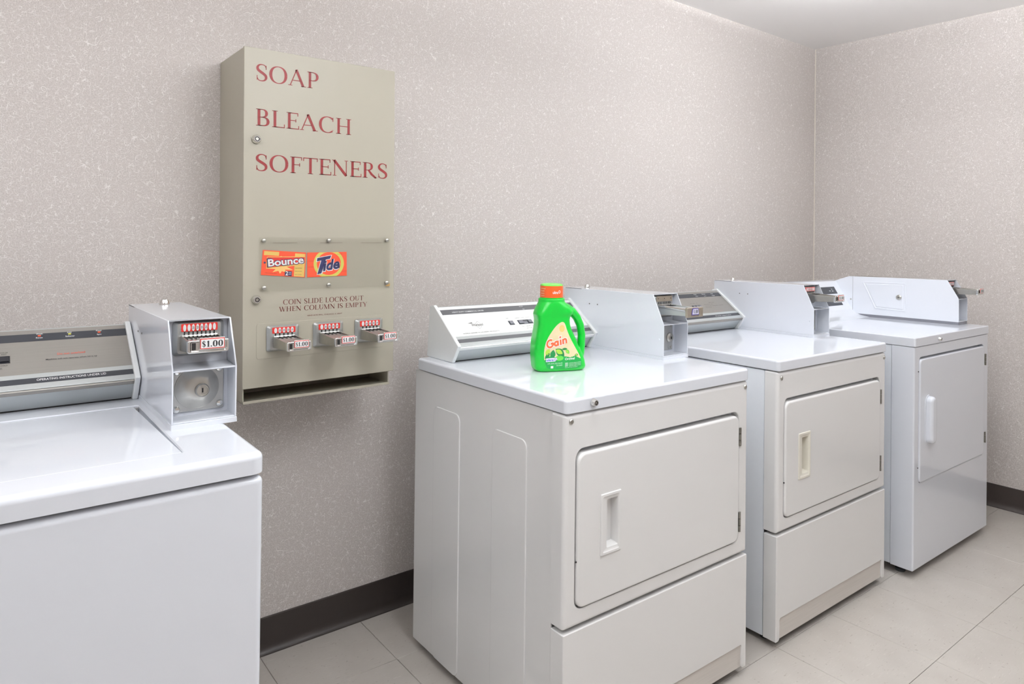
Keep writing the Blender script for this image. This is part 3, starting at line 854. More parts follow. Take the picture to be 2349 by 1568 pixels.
lg.add([pt(0.244 - X1, 0.468, 0.0016), pt(0.262 - X1, 0.445, 0.0016), pt(0.263 - X1, 0.475, 0.0016)], [(0, 1, 2)])
lg.build('script_logo', 'greyink', con)
slab(0.4025 - X1, 0.4225 - X1, 0.478, 0.585, -0.002, 0.0012).build('button_well', 'band', con)
button(0.4055 - X1, 0.4205 - X1, 0.50, 0.57, 'grey_p')
slab(0.4410 - X1, 0.5005 - X1, 0.478, 0.588, -0.002, 0.0012).build('button_well', 'band', con)
button(0.4430 - X1, 0.4610 - X1, 0.50, 0.572, 'grey_p')
button(0.4625 - X1, 0.4790 - X1, 0.515, 0.582, 'grey_p', 0.002)
button(0.4840 - X1, 0.4990 - X1, 0.49, 0.565, 'grey_p')

# ---- middle dryer
W2, H2, X2 = 0.7325, 0.914, 1.0262
d2 = thing('clothes_dryer', 'cream front clothes dryer with grey console, standing between two other dryers', 'dryer', (X2, -0.9581, 0), -0.0101, 'coin operated dryers')
front_loader(d2, W2, H2, 'sidewhite', 'almond', 'almond_p', False)
con, text, button, slab, pt = console(d2, 0.0405, 0.612, H2, 'grey_alu', 'lip_alu', 'band')
text('whitep', [('Power', 1.4503 - X2, 1.4683 - X2, 0.128, 0.005), ('On', 1.4519 - X2, 1.4671 - X2, 0.190, 0.004),
                ('Delicate', 1.5033 - X2, 1.5277 - X2, 0.133, 0.005), ('Low', 1.5084 - X2, 1.5227 - X2, 0.196, 0.004),
                ('Heavy', 1.566 - X2, 1.5799 - X2, 0.136, 0.005), ('High', 1.5618 - X2, 1.5826 - X2, 0.200, 0.004)])
text('greyink', [('IMPORTANT', 1.4973 - X2, 1.5327 - X2, 0.432, 0.004), ('Remove lint before drying', 1.4553 - X2, 1.5129 - X2, 0.486, 0.004),
                 ('Do not dry items containing plastic or rubber foam', 1.4561 - X2, 1.5775 - X2, 0.54, 0.0045), ('Keep area clear', 1.4485 - X2, 1.4889 - X2, 0.587, 0.004)])
text('pinkink', [('Clean lint screen', 1.4804 - X2, 1.5412 - X2, 0.722, 0.004)])
text('whitep', [('Push coin slide in completely then pull out', 1.4588 - X2, 1.5655 - X2, 0.886, 0.0048)])
text('greyink', [('HIGH', 1.375 - X2, 1.386 - X2, 0.42, 0.004), ('MEDIUM', 1.392 - X2, 1.404 - X2, 0.42, 0.004), ('LOW', 1.412 - X2, 1.424 - X2, 0.42, 0.004)])
slab(1.372 - X2, 1.430 - X2, 0.478, 0.588, -0.002, 0.0012).build('button_well', 'black', con)
for x in (1.375, 1.395, 1.413):
    button(x - X2, x + 0.015 - X2, 0.50, 0.572, 'grey_p')

# ---- far dryer with raised handle
W3, H3, X3 = 0.7450, 0.9275, 1.8727
d3 = thing('clothes_dryer', 'white clothes dryer with raised pill shaped door handle, in the corner by the right wall', 'dryer', (X3, -1.0208, 0), -0.0148, 'coin operated dryers')
dep3, sd3 = 0.73, 0.088
MB().pillow('z', 0, 0, W3, 0.72, H3 - 0.0355, H3, r=0.008, bev=0.004, seg=3, back_bev=0.002).build('top_panel', 'white', d3)
z3t = H3 - 0.037
MB().box((0.004, sd3 + 0.001, 0.032), (W3 - 0.004, dep3, z3t)).build('cabinet', 'sidewhite', d3, bevel=0.003)
MB().box((0.010, sd3 - 0.006, 0.034), (W3 - 0.010, sd3 + 0.004, z3t - 0.004)).build('inner_frame', 'dark', d3)
MB().pillow('y', 0.001, 0.030, W3 - 0.001, z3t, sd3 - 0.001, 0.003, r=0.004, bev=0.006, seg=3,
            hole=(0.039, 0.361, 0.693, 0.849, 0.022, sd3 - 0.001)).build('front_panel', 'white', d3)
MB().pillow('y', 0.036, 0.358, 0.698, 0.852, sd3 - 0.001, 0.026, r=0.02, bev=0.003).build('door_seat', 'sidewhite', d3)
dr3 = MB().pillow('y', 0.0415, 0.3625, 0.6915, 0.8415, 0.024, -0.002, r=0.020, bev=0.006, seg=4).build('door', 'white', d3)
MB().pillow('y', 0.084, 0.502, 0.150, 0.697, -0.001, -0.0035, r=0.033, bev=0.001, seg=2).build('handle_base', 'white', dr3)
hb = MB().pillow('y', 0.094, 0.507, 0.140, 0.692, -0.002, -0.026, r=0.022, bev=0.012, seg=5)
hb.build('handle', 'white', dr3)
for a, b in ((0.753, 0.805), (0.409, 0.458)):
    hinge(d3, 0.7085, a, b, 0.0015)
lock(d3, (0.2145, 0.0005, 0.9085), 0.0085, depth=0.010)
for z in (0.795, 0.423):
    MB().lathe((0.0335, 0.004, z), [(0.0022, 0), (0.0022, 0.003)], 'y', 8).build('door_catch', 'dark', d3)
feet(d3, W3, dep3)
# upswept back of the top and its steep console (local: y from front)
yl = 1.0208
fc0, fc1 = (yl - 0.375, 1.096), (yl - 0.456, 0.963)
prof3 = [(yl - 0.29, H3 - 0.002), (yl - 0.29, 1.090), (yl - 0.355, 1.102), fc0, fc1, (yl - 0.462, 0.957), (yl - 0.478, 0.944), (yl - 0.505, 0.934), (yl - 0.545, H3 + 0.0003), (yl - 0.545, H3 - 0.002)]
con3 = MB().prism('x', prof3, 0.02, W3 - 0.105).build('console', 'white', d3, bevel=0.0012)
dv = Vector((0, fc1[0] - fc0[0], fc1[1] - fc0[1])); nv = Vector((0, dv.z, -dv.y)).normalized()
if nv.y > 0: nv = -nv
def p3(x, tt, o): return Vector((x, fc0[0], fc0[1])) + dv * tt + nv * o
for nm, x0, x1, t0, t1 in (('top_band', 0.06, 2.452 - X3, 0.20, 0.45), ('bottom_band', 0.06, 2.443 - X3, 0.69, 0.86)):
    MB().loft([[p3(x0, t0, o), p3(x1, t0, o), p3(x1, t1, o), p3(x0, t1, o)] for o in (-0.0005, 0.001)]).build(nm, 'band', con3)
for s, x, tt in (('Hot', 2.385, 0.36), ('Warm', 2.410, 0.30), ('Heat', 2.410, 0.37)):
    place(MB(), sans(s, 0.02), p3(x - X3, tt, 0.0016), (1, 0, 0), -dv.normalized(), 0.006, 0.012).build('lettering', 'whitep', con3)

# ================================================================== washer
W0, H0 = 0.737, 0.914
XW, YW = -0.580 - W0, -0.9525
wa = thing('washing_machine', 'white top loading washing machine with grey console, cut off by the left picture edge', 'washer', (XW, YW, 0))
lx0, lx1, ly0, ly1 = 0.055, 0.622, 0.080, 0.4945
MB().pillow('z', 0, 0, W0, 0.70, H0 - 0.036, H0, r=0.022, bev=0.012, seg=5,
            hole=(lx0, ly0, lx1, ly1, 0.004, H0 - 0.014)).build('top_panel', 'white', wa)
lid = MB().loft([[(lx0 + 0.004, ly0 + 0.0012, H0 - 0.012), (lx1 - 0.0015, ly0 + 0.0012, H0 - 0.012), (lx1 - 0.0085, ly1 - 0.003, H0 - 0.012), (lx0 + 0.004, ly1 - 0.003, H0 - 0.012)],
                 [(lx0 + 0.004, ly0 + 0.0012, H0 - 0.0004), (lx1 - 0.0015, ly0 + 0.0012, H0 - 0.0004), (lx1 - 0.0085, ly1 - 0.003, H0 - 0.0022), (lx0 + 0.004, ly1 - 0.003, H0 - 0.0022)]])
lid.build('lid', 'white', wa, bevel=0.002, seg=2)
MB().box((lx1 - 0.009, ly1 - 0.012, H0 - 0.013), (lx1 - 0.001, ly1 - 0.002, H0 - 0.005)).build('lid_hinge', 'steel', wa)
MB().pillow('y', 0.002, 0.024, W0 - 0.002, H0 - 0.042, 0.060, 0.003, r=0.010, bev=0.012, seg=5).build('front_panel', 'white', wa)
MB().box((0.003, 0.058, 0.022), (W0 - 0.003, 0.69, H0 - 0.037)).build('cabinet', 'sidewhite', wa, bevel=0.003)
MB().box((0.02, 0.03, H0 - 0.05), (W0 - 0.02, 0.06, H0 - 0.034)).build('gap_seal', 'dark', wa)
MB().lathe((W0 - 0.003, 0.10, 0.775), [(0.004, 0), (0.004, 0.002), (0.002, 0.003)], 'x', 8, sgn=1).build('screw', 'steel', wa)
feet(wa, W0, 0.69)
con, text, button, slab, pt = console(wa, 0.045, -0.6835 - XW, H0, 'grey_alu', 'lip_alu', 'band', dy=-0.004)
xw = lambda x: x - XW
text('whitep', [('Wash', xw(-0.8714), xw(-0.8592), 0.108, 0.0042), ('Rinse', xw(-0.8718), xw(-0.8597), 0.175, 0.0042),
                ('Add', xw(-0.8132), xw(-0.8048), 0.112, 0.0042), ('Softener', xw(-0.8168), xw(-0.7989), 0.180, 0.0042),
                ('Final', xw(-0.7561), xw(-0.7454), 0.112, 0.0042), ('Spin', xw(-0.7553), xw(-0.7465), 0.181, 0.0042)])
for x, mt_ in ((-0.8655, 'led'), (-0.8085, 'ledg'), (-0.7505, 'led')):
    slab(xw(x) - 0.0028, xw(x) + 0.0028, 0.122, 0.142, 0.0008, 0.0018).build('indicator_lamp', mt_, con)
text('redink', [('Do not overload', xw(-0.8351), xw(-0.7829), 0.482, 0.0060)])
text('ink', [('Machine will not operate when lid is up', xw(-0.857), xw(-0.7609), 0.558, 0.0042)])
text('whitep', [('OPERATING INSTRUCTIONS UNDER LID', xw(-0.8756), xw(-0.7488), 0.880, 0.0062)])
text('ink', [('COLOR', xw(-0.9365), xw(-0.9229), 0.392, 0.0036), ('FAST', xw(-0.9343), xw(-0.9251), 0.420, 0.0036),
             ('COLD', xw(-0.9358), xw(-0.9241), 0.602, 0.0036), ('WARM', xw(-0.965), xw(-0.950), 0.602, 0.0036), ('RINSE.', xw(-0.947), xw(-0.9327), 0.648, 0.0036)])
slab(xw(-1.02), xw(-0.9195), 0.440, 0.556, -0.002, 0.0012).build('button_well', 'black', con)
for x in (-0.941, -0.968, -0.995):
    button(xw(x), xw(x) + 0.0195, 0.452, 0.535, 'black', 0.0045)

# ================================================================== coin boxes
def box_thing(label, loc, rz=0.0):
    return thing('coin_box', label, 'coin box', loc, rz, 'coin boxes on the machines')

F8 = (0, 0, 1, 1, 1, 1, 0, 0)
# on the washer
b0 = box_thing('white coin box with round chrome vault lock and price slide, on the washing machine', (-0.682, -0.718, H0))
coin_box_shell(b0)
coin_slide(b0, 0.0125, 0.132, 0.096, 0.0690, 0.0615, -0.016, 8, F8, 'red', 0.072)
vp = MB().pillow('y', 0.0125, 0.020, 0.1085, 0.109, 0.0540, 0.0500, r=0.003, bev=0.0015).build('vault_plate', 'diecast', b0)
vd = MB().lathe((0.0570, 0.0505, 0.0670), [(0.0425, 0), (0.0420, 0.0020), (0.0390, 0.0030), (0.0260, 0.0095), (0.0140, 0.0150)], 'y', 48).build('vault_door', 'steel', b0)
MB().lathe((0.0625, 0.0400, 0.0640), [(0.0135, 0), (0.0135, 0.010), (0.0115, 0.0125), (0.0095, 0.0125), (0.0092, 0.0115)], 'y', 28).build('lock_cylinder', 'steel', vd)
MB().box((0.0612, 0.0278, 0.0600), (0.0640, 0.0290, 0.0690)).build('key_slot', 'dark', vd)
for x, z in ((0.0190, 0.0270), (0.1000, 0.0305), (0.0190, 0.1020), (0.0985, 0.1020)):
    MB().lathe((x, 0.0502, z), [(0.0072, 0), (0.0070, 0.002), (0.0050, 0.0048), (0.0015, 0.0060)], 'y', 16).build('bolt', 'chrome', b0)
lock(b0, (0.070, 0.425, BHT - 0.002), 0.0115, 'z', 0.012)
for y in (0.30, 0.345):
    MB().lathe((0.0, y, 0.152), [(0.0022, 0), (0.0022, 0.0012)], 'x', 8).build('rivet', 'greyink', b0)
MB().box((-0.0006, 0.40, BHT - 0.0035), (0.0004, 0.466, BHT - 0.0022)).build('seam', 'dark', b0)

def dryer_box(label, loc, rz, sign, back):
    b = box_thing(label, loc, rz)
    coin_box_shell(b)
    coin_slide(b, 0.0125, 0.128, 0.096, 0.0720, 0.0615, -0.070, 8, F8, sign, 0.070 if sign != 'red' else 0.066)
    vp = MB().pillow('y', 0.016, 0.020, 0.104, 0.108, 0.0540, 0.0500, r=0.003, bev=0.0015).build('vault_plate', 'diecast', b)
    if back:
        vd = MB().lathe((0.088, 0.0505, 0.060), [(0.0165, 0), (0.0160, 0.004), (0.0125, 0.007), (0.0060, 0.0085)], 'y', 24).build('vault_lock', 'steel', b)
        MB().box((0.0868, 0.0405, 0.0555), (0.0896, 0.0425, 0.0640)).build('key_slot', 'dark', vd)
        MB().lathe((0.090, 0.0502, 0.030), [(0.009, 0), (0.009, 0.0012), (0.0078, 0.0012), (0.0078, 0.0004)], 'y', 20).build('stamped_ring', 'diecast', b)
    for x, z in ((0.026, 0.029), (0.094, 0.029), (0.026, 0.099), (0.094, 0.099)):
        MB().lathe((x, 0.0502, z), [(0.004, 0), (0.0036, 0.002), (0.001, 0.003)], 'y', 12).build('bolt', 'steel', b)
    lock(b, (0.060, 0.415, BHT - 0.002), 0.0105, 'z', 0.011)
    for y in (0.338, 0.298):
        MB().lathe((0.0, y, 0.153), [(0.0022, 0), (0.0022, 0.0012)], 'x', 8).build('rivet', 'greyink', b)
    MB().lathe((0.0, 0.018, 0.064), [(0.0028, 0), (0.0024, 0.0014), (0.001, 0.002)], 'x', 10).build('rivet', 'white', b)
    MB().box((-0.0006, 0.38, BHT - 0.0035), (0.0004, 0.466, BHT - 0.0022)).build('seam', 'dark', b)
    return b
b1 = dryer_box('white coin box with purple bordered price plate, behind the green bottle', (0.7405, -0.7311, H1), -0.0118, 'purple', True)
b2 = dryer_box('white coin box with red price tag on the middle dryer', (1.6385, -0.7400, H2), -0.0101, 'red', False)

# long coin box on the far dryer
b3 = box_thing('long white coin box with small locked side hatch, on the corner dryer', (2.512, -0.9465, H3))
bw3 = 0.103
yo = lambda y: y + 0.9465
zo = lambda z: z - H3
prof = [(0.0, 0.0125), (0.0, 0.1165), (0.0467, 0.1995), (yo(-0.4535), 0.1970), (yo(-0.357), 0.1630), (yo(-0.357), 0.098), (yo(-0.4146), 0.0640), (yo(-0.444), 0.0310), (yo(-0.460), 0.0190), (yo(-0.4790), 0.0125)]
th = 0.0028
sh = MB().prism('x', prof, 0.0, th).prism('x', prof, bw3 - th, bw3)
sh.prism('x', [(0.0467, 0.1995), (0.0470, 0.1965), (yo(-0.4535), 0.1940), (yo(-0.4535), 0.1970)], th, bw3 - th)
sh.prism('x', [(yo(-0.4535), 0.1970), (yo(-0.4535), 0.1940), (yo(-0.357), 0.1600), (yo(-0.357), 0.1630)], th, bw3 - th)
sh.box((th, 0.001, 0.0125), (bw3 - th, yo(-0.479), 0.0155))
sh.prism('x', [(0.001, 0.1165), (0.001, 0.1135), (0.062, 0.1175), (0.062, 0.1205)], th, bw3 - th)
sh.build('housing', 'white', b3, bevel=0.0008, seg=1)
MB().box((th, 0.0615, 0.118), (bw3 - th, 0.064, 0.196)).build('upper_plate', 'white', b3)
MB().box((th, 0.0540, 0.014), (bw3 - th, 0.0570, 0.117)).build('vault_wall', 'white', b3)
MB().pillow('z', -0.0005, -0.001, bw3 - 0.006, yo(-0.477), 0.0, 0.0127, r=0.004, bev=0.0008, seg=1).build('base_plate', 'grey_p', b3)
coin_slide(b3, 0.006, 0.124, 0.091, 0.070, 0.0615, -0.066, 8, F8, 'red', 0.062)
sc = 0.982
hat = [(-0.4876, 1.097), (-0.6977, 1.1012), (-0.6961, 0.9612), (-0.5506, 0.9659)]
hat = [(yo(-2.1561 + (y + 2.1561) * sc), zo(1.2837 + (z - 1.2837) * sc)) for y, z in hat]
hc = (sum(p[0] for p in hat) / 4, sum(p[1] for p in hat) / 4)
ins = lambda k: [(hc[0] + (a - hc[0]) * k, hc[1] + (b - hc[1]) * k) for a, b in hat]
hh = MB().loft([[(x, a, b) for a, b in ins(k)] for x, k in ((0.0004, 1.0), (-0.0016, 1.0), (-0.0022, 0.985), (-0.0022, 0.93), (-0.0006, 0.91), (-0.0006, 0.86), (-0.0026, 0.83))])
hto = hh.build('side_hatch', 'white', b3)
lky, lkz = yo(-2.1561 + (-0.6656 + 2.1561) * sc), zo(1.2837 + (1.0291 - 1.2837) * sc)
lk = MB().lathe((-0.002, lky, lkz), [(0.0125, 0), (0.0120, 0.003), (0.0080, 0.0055), (0.0050, 0.0055)], 'x', 22).build('hatch_lock', 'steel', b3)
MB().box((-0.0082, lky - 0.004, lkz - 0.0012), (-0.0070, lky + 0.004, lkz + 0.0012)).build('key_slot', 'dark', lk)
MB().lathe((0.0, yo(-0.462), zo(1.0095)), [(0.0042, 0), (0.0036, 0.0016), (0.001, 0.0024)], 'x', 12).build('screw', 'steel', b3)
MB().box((-0.0004, yo(-0.4722), 0.0130), (0.0004, yo(-0.4712), 0.1955)).build('seam', 'greyink', b3)

# ================================================================== soap dispenser
ZB = 0.832
sd_ = thing('soap_dispenser', 'tall beige wall dispenser lettered for soap, bleach and softeners', 'dispenser', (-0.1762, 0, ZB))
sd_.rotation_euler = (0, -0.0076, 0)
lz = lambda z: z - ZB
HW, DY = 0.2290, -0.235
MB().box((-HW + 0.0015, DY + 0.007, lz(0.873)), (HW - 0.0015, -0.0015, lz(1.8048))).build('housing', 'beige', sd_, bevel=0.003)
for xa in (-0.2255, 0.2135):
    MB().box((xa, DY + 0.009, 0.0), (xa + 0.003, -0.0015, lz(0.8735))).build('chute_side', 'beige', sd_)
MB().prism('x', [(DY + 0.004, 0.0), (-0.0015, 0.0), (-0.0015, 0.003), (DY + 0.030, 0.003), (DY + 0.007, 0.0075), (DY + 0.004, 0.0075)], -0.2255, 0.2165).build('chute_tray', 'beige', sd_, bevel=0.0008)
MB().box((-0.222, -0.10, 0.003), (0.213, -0.095, lz(0.8735))).build('chute_back', 'beige_dark', sd_)
MB().box((-0.222, -0.150, lz(0.8600)), (0.205, -0.145, lz(0.8635))).build('chute_bar', 'beige', sd_)
door = MB().pillow('y', -HW, lz(0.8735), HW, lz(1.8050), DY + 0.0068, DY, r=0.002, bev=0.0022, seg=3).build('door', 'beige', sd_)
dl = DY - 0.0005
for s, x0, x1, zb, zt in (('SOAP', -0.1990, -0.0168, 1.7158, 1.7620), ('BLEACH', -0.1982, 0.0856, 1.5930, 1.6390), ('SOFTENERS', -0.1990, 0.2060, 1.4690, 1.5150)):
    t = MB()
    place(t, serif_text(s, 0.03), (x0, dl, lz(zb)), *XZ, zt - zb, x1 - x0)
    t.build('lettering', 'maroon', door)
place(MB(), serif_text('COIN SLIDE LOCKS OUT', 0.05), (-0.1190, dl, lz(1.0982)), *XZ, 0.0140, 0.245).build('lettering', 'maroon2', door)
place(MB(), serif_text('WHEN COLUMN IS EMPTY', 0.05), (-0.1300, dl, lz(1.0790)), *XZ, 0.0135, 0.268).build('lettering', 'maroon2', door)
t = MB()
place(t, sans('VEND-RITE MFG., CHICAGO, IL 60647'), (-0.0490, dl, lz(1.0615)), *XZ, 0.0036, 0.107)
t.build('lettering', 'maroon2', door)
for x, z in ((-0.1955, 1.5548), (-0.1933, 1.1163)):
    lock(sd_, (x, DY, lz(z)), 0.0125, depth=0.011)
# seam plate behind the slides
MB().pillow('y', -0.1920, lz(0.9515), 0.1930, lz(1.0500), DY + 0.001, DY - 0.0012, r=0.008, bev=0.0008, seg=2).build('slide_panel', 'beige', sd_)
for x0 in (-0.1655, -0.0322, 0.0968):
    coin_slide(sd_, x0, lz(0.9710), 0.0905, 0.0710, DY - 0.001, -0.360, 5, (0, 1, 1, 1, 1), 'red', 0.0620)
# display slots, sample cards, clear window
for a, b in ((-0.3263, -0.2580), (-0.1909, -0.1206), (-0.0622, 0.0083)):
    MB().box((a + 0.1787, DY - 0.0008, lz(1.2708)), (b + 0.1787, DY + 0.001, lz(1.2718))).build('display_slot', 'beige_dark', sd_)
off = 0.1785
def quad_card(name, q, mat, y):
    mb = MB()
    P = [(x + off, lz(z)) for x, z in q]
    mb.loft([[(a, yy, b) for a, b in P] for yy in (y, y - 0.0008)])
    return mb.build(name, mat, sd_, flat=True)
BQ = [(-0.3543, 1.2520), (-0.2319, 1.2437), (-0.2354, 1.1728), (-0.3596, 1.1834)]
bc = quad_card('sample_card', BQ, 'cardorange', DY - 0.0006)
lab(bc, 'orange dryer sheet sample card with white lettering')
def bil(q, u, v):
    a = [q[0][i] + (q[1][i] - q[0][i]) * u for i in (0, 1)]
    b = [q[3][i] + (q[2][i] - q[3][i]) * u for i in (0, 1)]
    return (a[0] + (b[0] - a[0]) * v + off, lz(a[1] + (b[1] - a[1]) * v))
def patch(parent, q, poly, mat, name, lay):
    mb = MB()
    y = DY - 0.0017 - 0.0002 * lay
    pts = [bil(q, u, v) for u, v in poly]
    mb.add([(a, y, b) for a, b in pts], [tuple(range(len(pts)))])
    return mb.build(name, mat, parent, flat=True, recalc=False)
R4 = lambda a, b, c, d: [(a, b), (c, b), (c, d), (a, d)]
patch(bc, BQ, R4(0.74, 0.06, 0.98, 0.98), 'cardyellow', 'yellow_panel', 0)
patch(bc, BQ, R4(0.03, 0.04, 0.37, 0.20), 'cardyellow', 'yellow_panel', 0)
star = [(0.42 + (0.20 if k % 2 else 0.34) * math.cos(k * math.pi / 12) * (0.75 if k % 2 else 1), 0.55 + (0.26 if k % 2 else 0.36) * math.sin(k * math.pi / 12)) for k in range(24)]
patch(bc, BQ, star, 'peach', 'sunburst', 1)
patch(bc, BQ, [(0.10, 0.26), (0.98, 0.16), (0.98, 0.46), (0.10, 0.74)], 'cardyellow', 'name_border', 2)
patch(bc, BQ, [(0.115, 0.285), (0.97, 0.19), (0.97, 0.43), (0.115, 0.705)], 'red', 'name_border', 3)
def card_text(parent, q, s, u0, v0, u1, v1, hfrac, mat, lay, bold=0.0, shear=0.0, name='lettering'):
    """text with its baseline from (u0,v0) to (u1,v1) of the card"""
    A, B = bil(q, u0, v0), bil(q, u1, v1)
    X = Vector((B[0] - A[0], 0, B[1] - A[1])); w_ = X.length; X.normalize()
    mb = MB()
    place(mb, sans(s, bold, shear), (A[0], DY - 0.0017 - 0.0002 * lay, A[1]), X, (-X.z, 0, X.x), hfrac * 0.07, w_)
    return mb.build(name, mat, parent)
card_text(bc, BQ, 'Bounce', 0.125, 0.665, 0.975, 0.425, 0.33, 'navy', 4, 0.055)
card_text(bc, BQ, 'Bounce', 0.145, 0.645, 0.955, 0.420, 0.29, 'whitep', 5, 0.025)
patch(bc, BQ, R4(0.53, 0.79, 0.69, 0.98), 'navy', 'count_box', 1)
card_text(bc, BQ, '2', 0.545, 0.955, 0.605, 0.95, 0.17, 'whitep', 2, 0.02)
card_text(bc, BQ, 'DRYER', 0.615, 0.865, 0.68, 0.86, 0.04, 'whitep', 2)
card_text(bc, BQ, 'SHEETS', 0.615, 0.93, 0.68, 0.925, 0.04, 'whitep', 2)
for v in (0.66, 0.79, 0.92):
    card_text(bc, BQ, 'FABRIC SOFTENER', 0.755, v, 0.92, v - 0.01, 0.028, 'greyink', 2)
card_text(bc, BQ, 'FABRIC SOFTENER SHEETS', 0.08, 0.92, 0.35, 0.93, 0.030, 'maroon', 2)
patch(bc, BQ, [(0.06 + 0.025 * math.cos(k * math.pi / 6), 0.50 + 0.04 * math.sin(k * math.pi / 6)) for k in range(12)], 'navy', 'punch_mark', 2)
TQ = [(-0.2288, 1.2437), (-0.1081, 1.2447), (-0.1071, 1.1743), (-0.2279, 1.1726)]
tcard = quad_card('sample_card', TQ, 'cardorange', DY - 0.0006)
lab(tcard, 'orange detergent sample card with a yellow ring')
def clipdisc(cu_, cv, ru, rv):
    return [(cu_ + ru * math.cos(k * math.pi / 24), min(0.995, max(0.005, cv + rv * math.sin(k * math.pi / 24)))) for k in range(48)]
patch(tcard, TQ, clipdisc(0.54, 0.47, 0.385, 0.60), 'ringyellow', 'yellow_ring', 0)
patch(tcard, TQ, clipdisc(0.54, 0.47, 0.305, 0.47), 'cardorange', 'orange_disc', 1)
def tide(mat, lay, grow):
    y = DY - 0.0017 - 0.0002 * lay
    mb = MB()
    g = grow
    T0 = [(0.245 - g, 0.235 - g), (0.60 + g, 0.135 - g * 1.5), (0.565 + g, 0.27 + g * 1.5), (0.46 + g, 0.30 + g), (0.345 + g, 0.86 + g * 1.5), (0.245 - g, 0.89 + g * 1.5), (0.345 - g, 0.335 + g), (0.235 - g, 0.365 + g * 1.5)]
    mb.add([(a, y, b) for a, b in (bil(TQ, u, v) for u, v in T0)], [tuple(range(len(T0)))])
    A, B = bil(TQ, 0.385 - g * 0.6, 0.76 + g), bil(TQ, 0.825 + g * 0.6, 0.66 + g)
    X = Vector((B[0] - A[0], 0, B[1] - A[1])); w_ = X.length; X.normalize()
    place(mb, sans('ide', 0.035 + g * 1.6, 0.3), (A[0], y, A[1]), X, (-X.z, 0, X.x), 0.030, w_)
    return mb.build('lettering', mat, tcard)
tide('whitep', 2, 0.018)
tide('navy', 3, 0.0)
for (u, v, s) in ((0.02, 0.36, 'DETERGENT'), (0.02, 0.60, 'FOR WASHERS'), (0.75, 0.10, 'READ DIRECTIONS'), (0.86, 0.82, 'NET WT')):
    card_text(tcard, TQ, s, u, v, min(0.99, u + 0.13), v, 0.025, 'maroon', 1)
MB().pillow('y', -0.1880, lz(1.1375), 0.2120, lz(1.2873), DY - 0.0042, DY - 0.0068, r=0.002, bev=0.0006, seg=1).build('display_window', 'pane', sd_)
for x, z in ((-0.3536, 1.2777), (-0.1657, 1.2784), (0.0221, 1.2794), (-0.3504, 1.1479), (-0.1640, 1.1494), (0.0239, 1.1489)):
    xx = x + 0.1726 + (z - 0.873) * 0.01525
    MB().lathe((xx, DY, lz(z)), [(0.004, 0), (0.004, 0.0068), (0.0056, 0.0068), (0.0054, 0.0085), (0.0035, 0.0102), (0.001, 0.0108)], 'y', 16).build('screw', 'steel', sd_)
MB().add([(0.2115, DY - 0.0071, lz(1.1382)), (0.2115, DY - 0.0071, lz(1.1475)), (0.2060, DY - 0.0071, lz(1.1440)), (0.1980, DY - 0.0071, lz(1.1405)), (0.1960, DY - 0.0071, lz(1.1385))], [(0, 1, 2, 3, 4)]).build('tape_stain', 'stain', sd_, flat=True, recalc=False)

# ================================================================== detergent bottle
bt = thing('detergent_bottle', 'bright green laundry detergent bottle with orange cap sleeve, on the nearest dryer', 'bottle', (0.3587, -0.655, H1), math.radians(-20.4))
secs = [(0.000, -0.064, 0.072, 0.058), (0.004, -0.071, 0.079, 0.069), (0.012, -0.0745, 0.082, 0.074), (0.030, -0.0765, 0.0785, 0.077), (0.045, -0.0775, 0.073, 0.078),
        (0.056, -0.0775, 0.0675, 0.078), (0.070, -0.077, 0.0595, 0.078), (0.092, -0.0745, 0.0500, 0.077), (0.1165, -0.0700, 0.0370, 0.075), (0.132, -0.0675, 0.0315, 0.074),
        (0.147, -0.0670, 0.0300, 0.074), (0.156, -0.0690, 0.0325, 0.075), (0.162, -0.0705, 0.0390, 0.077), (0.170, -0.0690, 0.0430, 0.079), (0.180, -0.0655, 0.0380, 0.080),
        (0.190, -0.0610, 0.0270, 0.080), (0.197, -0.0585, 0.0200, 0.079), (0.1985, -0.0580, 0.0190, 0.0775)]
loops = []
for v, a, b, th_ in secs:
    c0, rx, ry = (a + b) / 2, (b - a) / 2, th_ / 2
    e = 2.0 / (4.2 if v < 0.15 else max(2.0, 4.2 - (v - 0.15) / 0.0485 * 2.2))
    lp = []
    for k in range(64):
        t_ = 2 * math.pi * k / 64
        c_, s_ = math.cos(t_), math.sin(t_)
        lp.append((c0 + rx * math.copysign(abs(c_) ** e, c_), ry * math.copysign(abs(s_) ** e, s_), v))
    loops.append(lp)
bb = MB().loft(loops)
bb.tube([(0.006, 0, 0.182), (0.026, 0, 0.1775), (0.0445, 0, 0.1675), (0.0600, 0, 0.1505), (0.0710, 0, 0.1275), (0.0760, 0, 0.0990), (0.0745, 0, 0.0700), (0.0715, 0, 0.0480), (0.0680, 0, 0.0300)],
        [0.017, 0.0150, 0.0130, 0.0118, 0.0112, 0.0110, 0.0116, 0.0128, 0.0130], 16, 1.25)
bb.lathe((-0.0197, 0, 0.190), [(0.0385, 0), (0.0385, 0.0172)], 'z', 48)
tmp = bb.build('body_source', 'green', None, recalc=False)
md = tmp.modifiers.new('r', 'REMESH'); md.mode = 'VOXEL'; md.voxel_size = 0.0014
ms = tmp.modifiers.new('s', 'SMOOTH'); ms.factor = 0.5; ms.iterations = 7
bpy.context.view_layer.update()
dg = bpy.context.evaluated_depsgraph_get()
bme = bpy.data.meshes.new_from_object(tmp.evaluated_get(dg))
bpy.data.objects.remove(tmp)
bme.name = 'body'
for pl in bme.polygons:
    pl.use_smooth = True
body = bpy.data.objects.new('body', bme)
C.objects.link(body)
body.parent = bt
zmin = min(v.co.z for v in bme.vertices)
for v in bme.vertices:
    v.co.z -= zmin
bvh = BVHTree.FromPolygons([v.co.copy() for v in bme.vertices], [tuple(p.vertices) for p in bme.polygons])
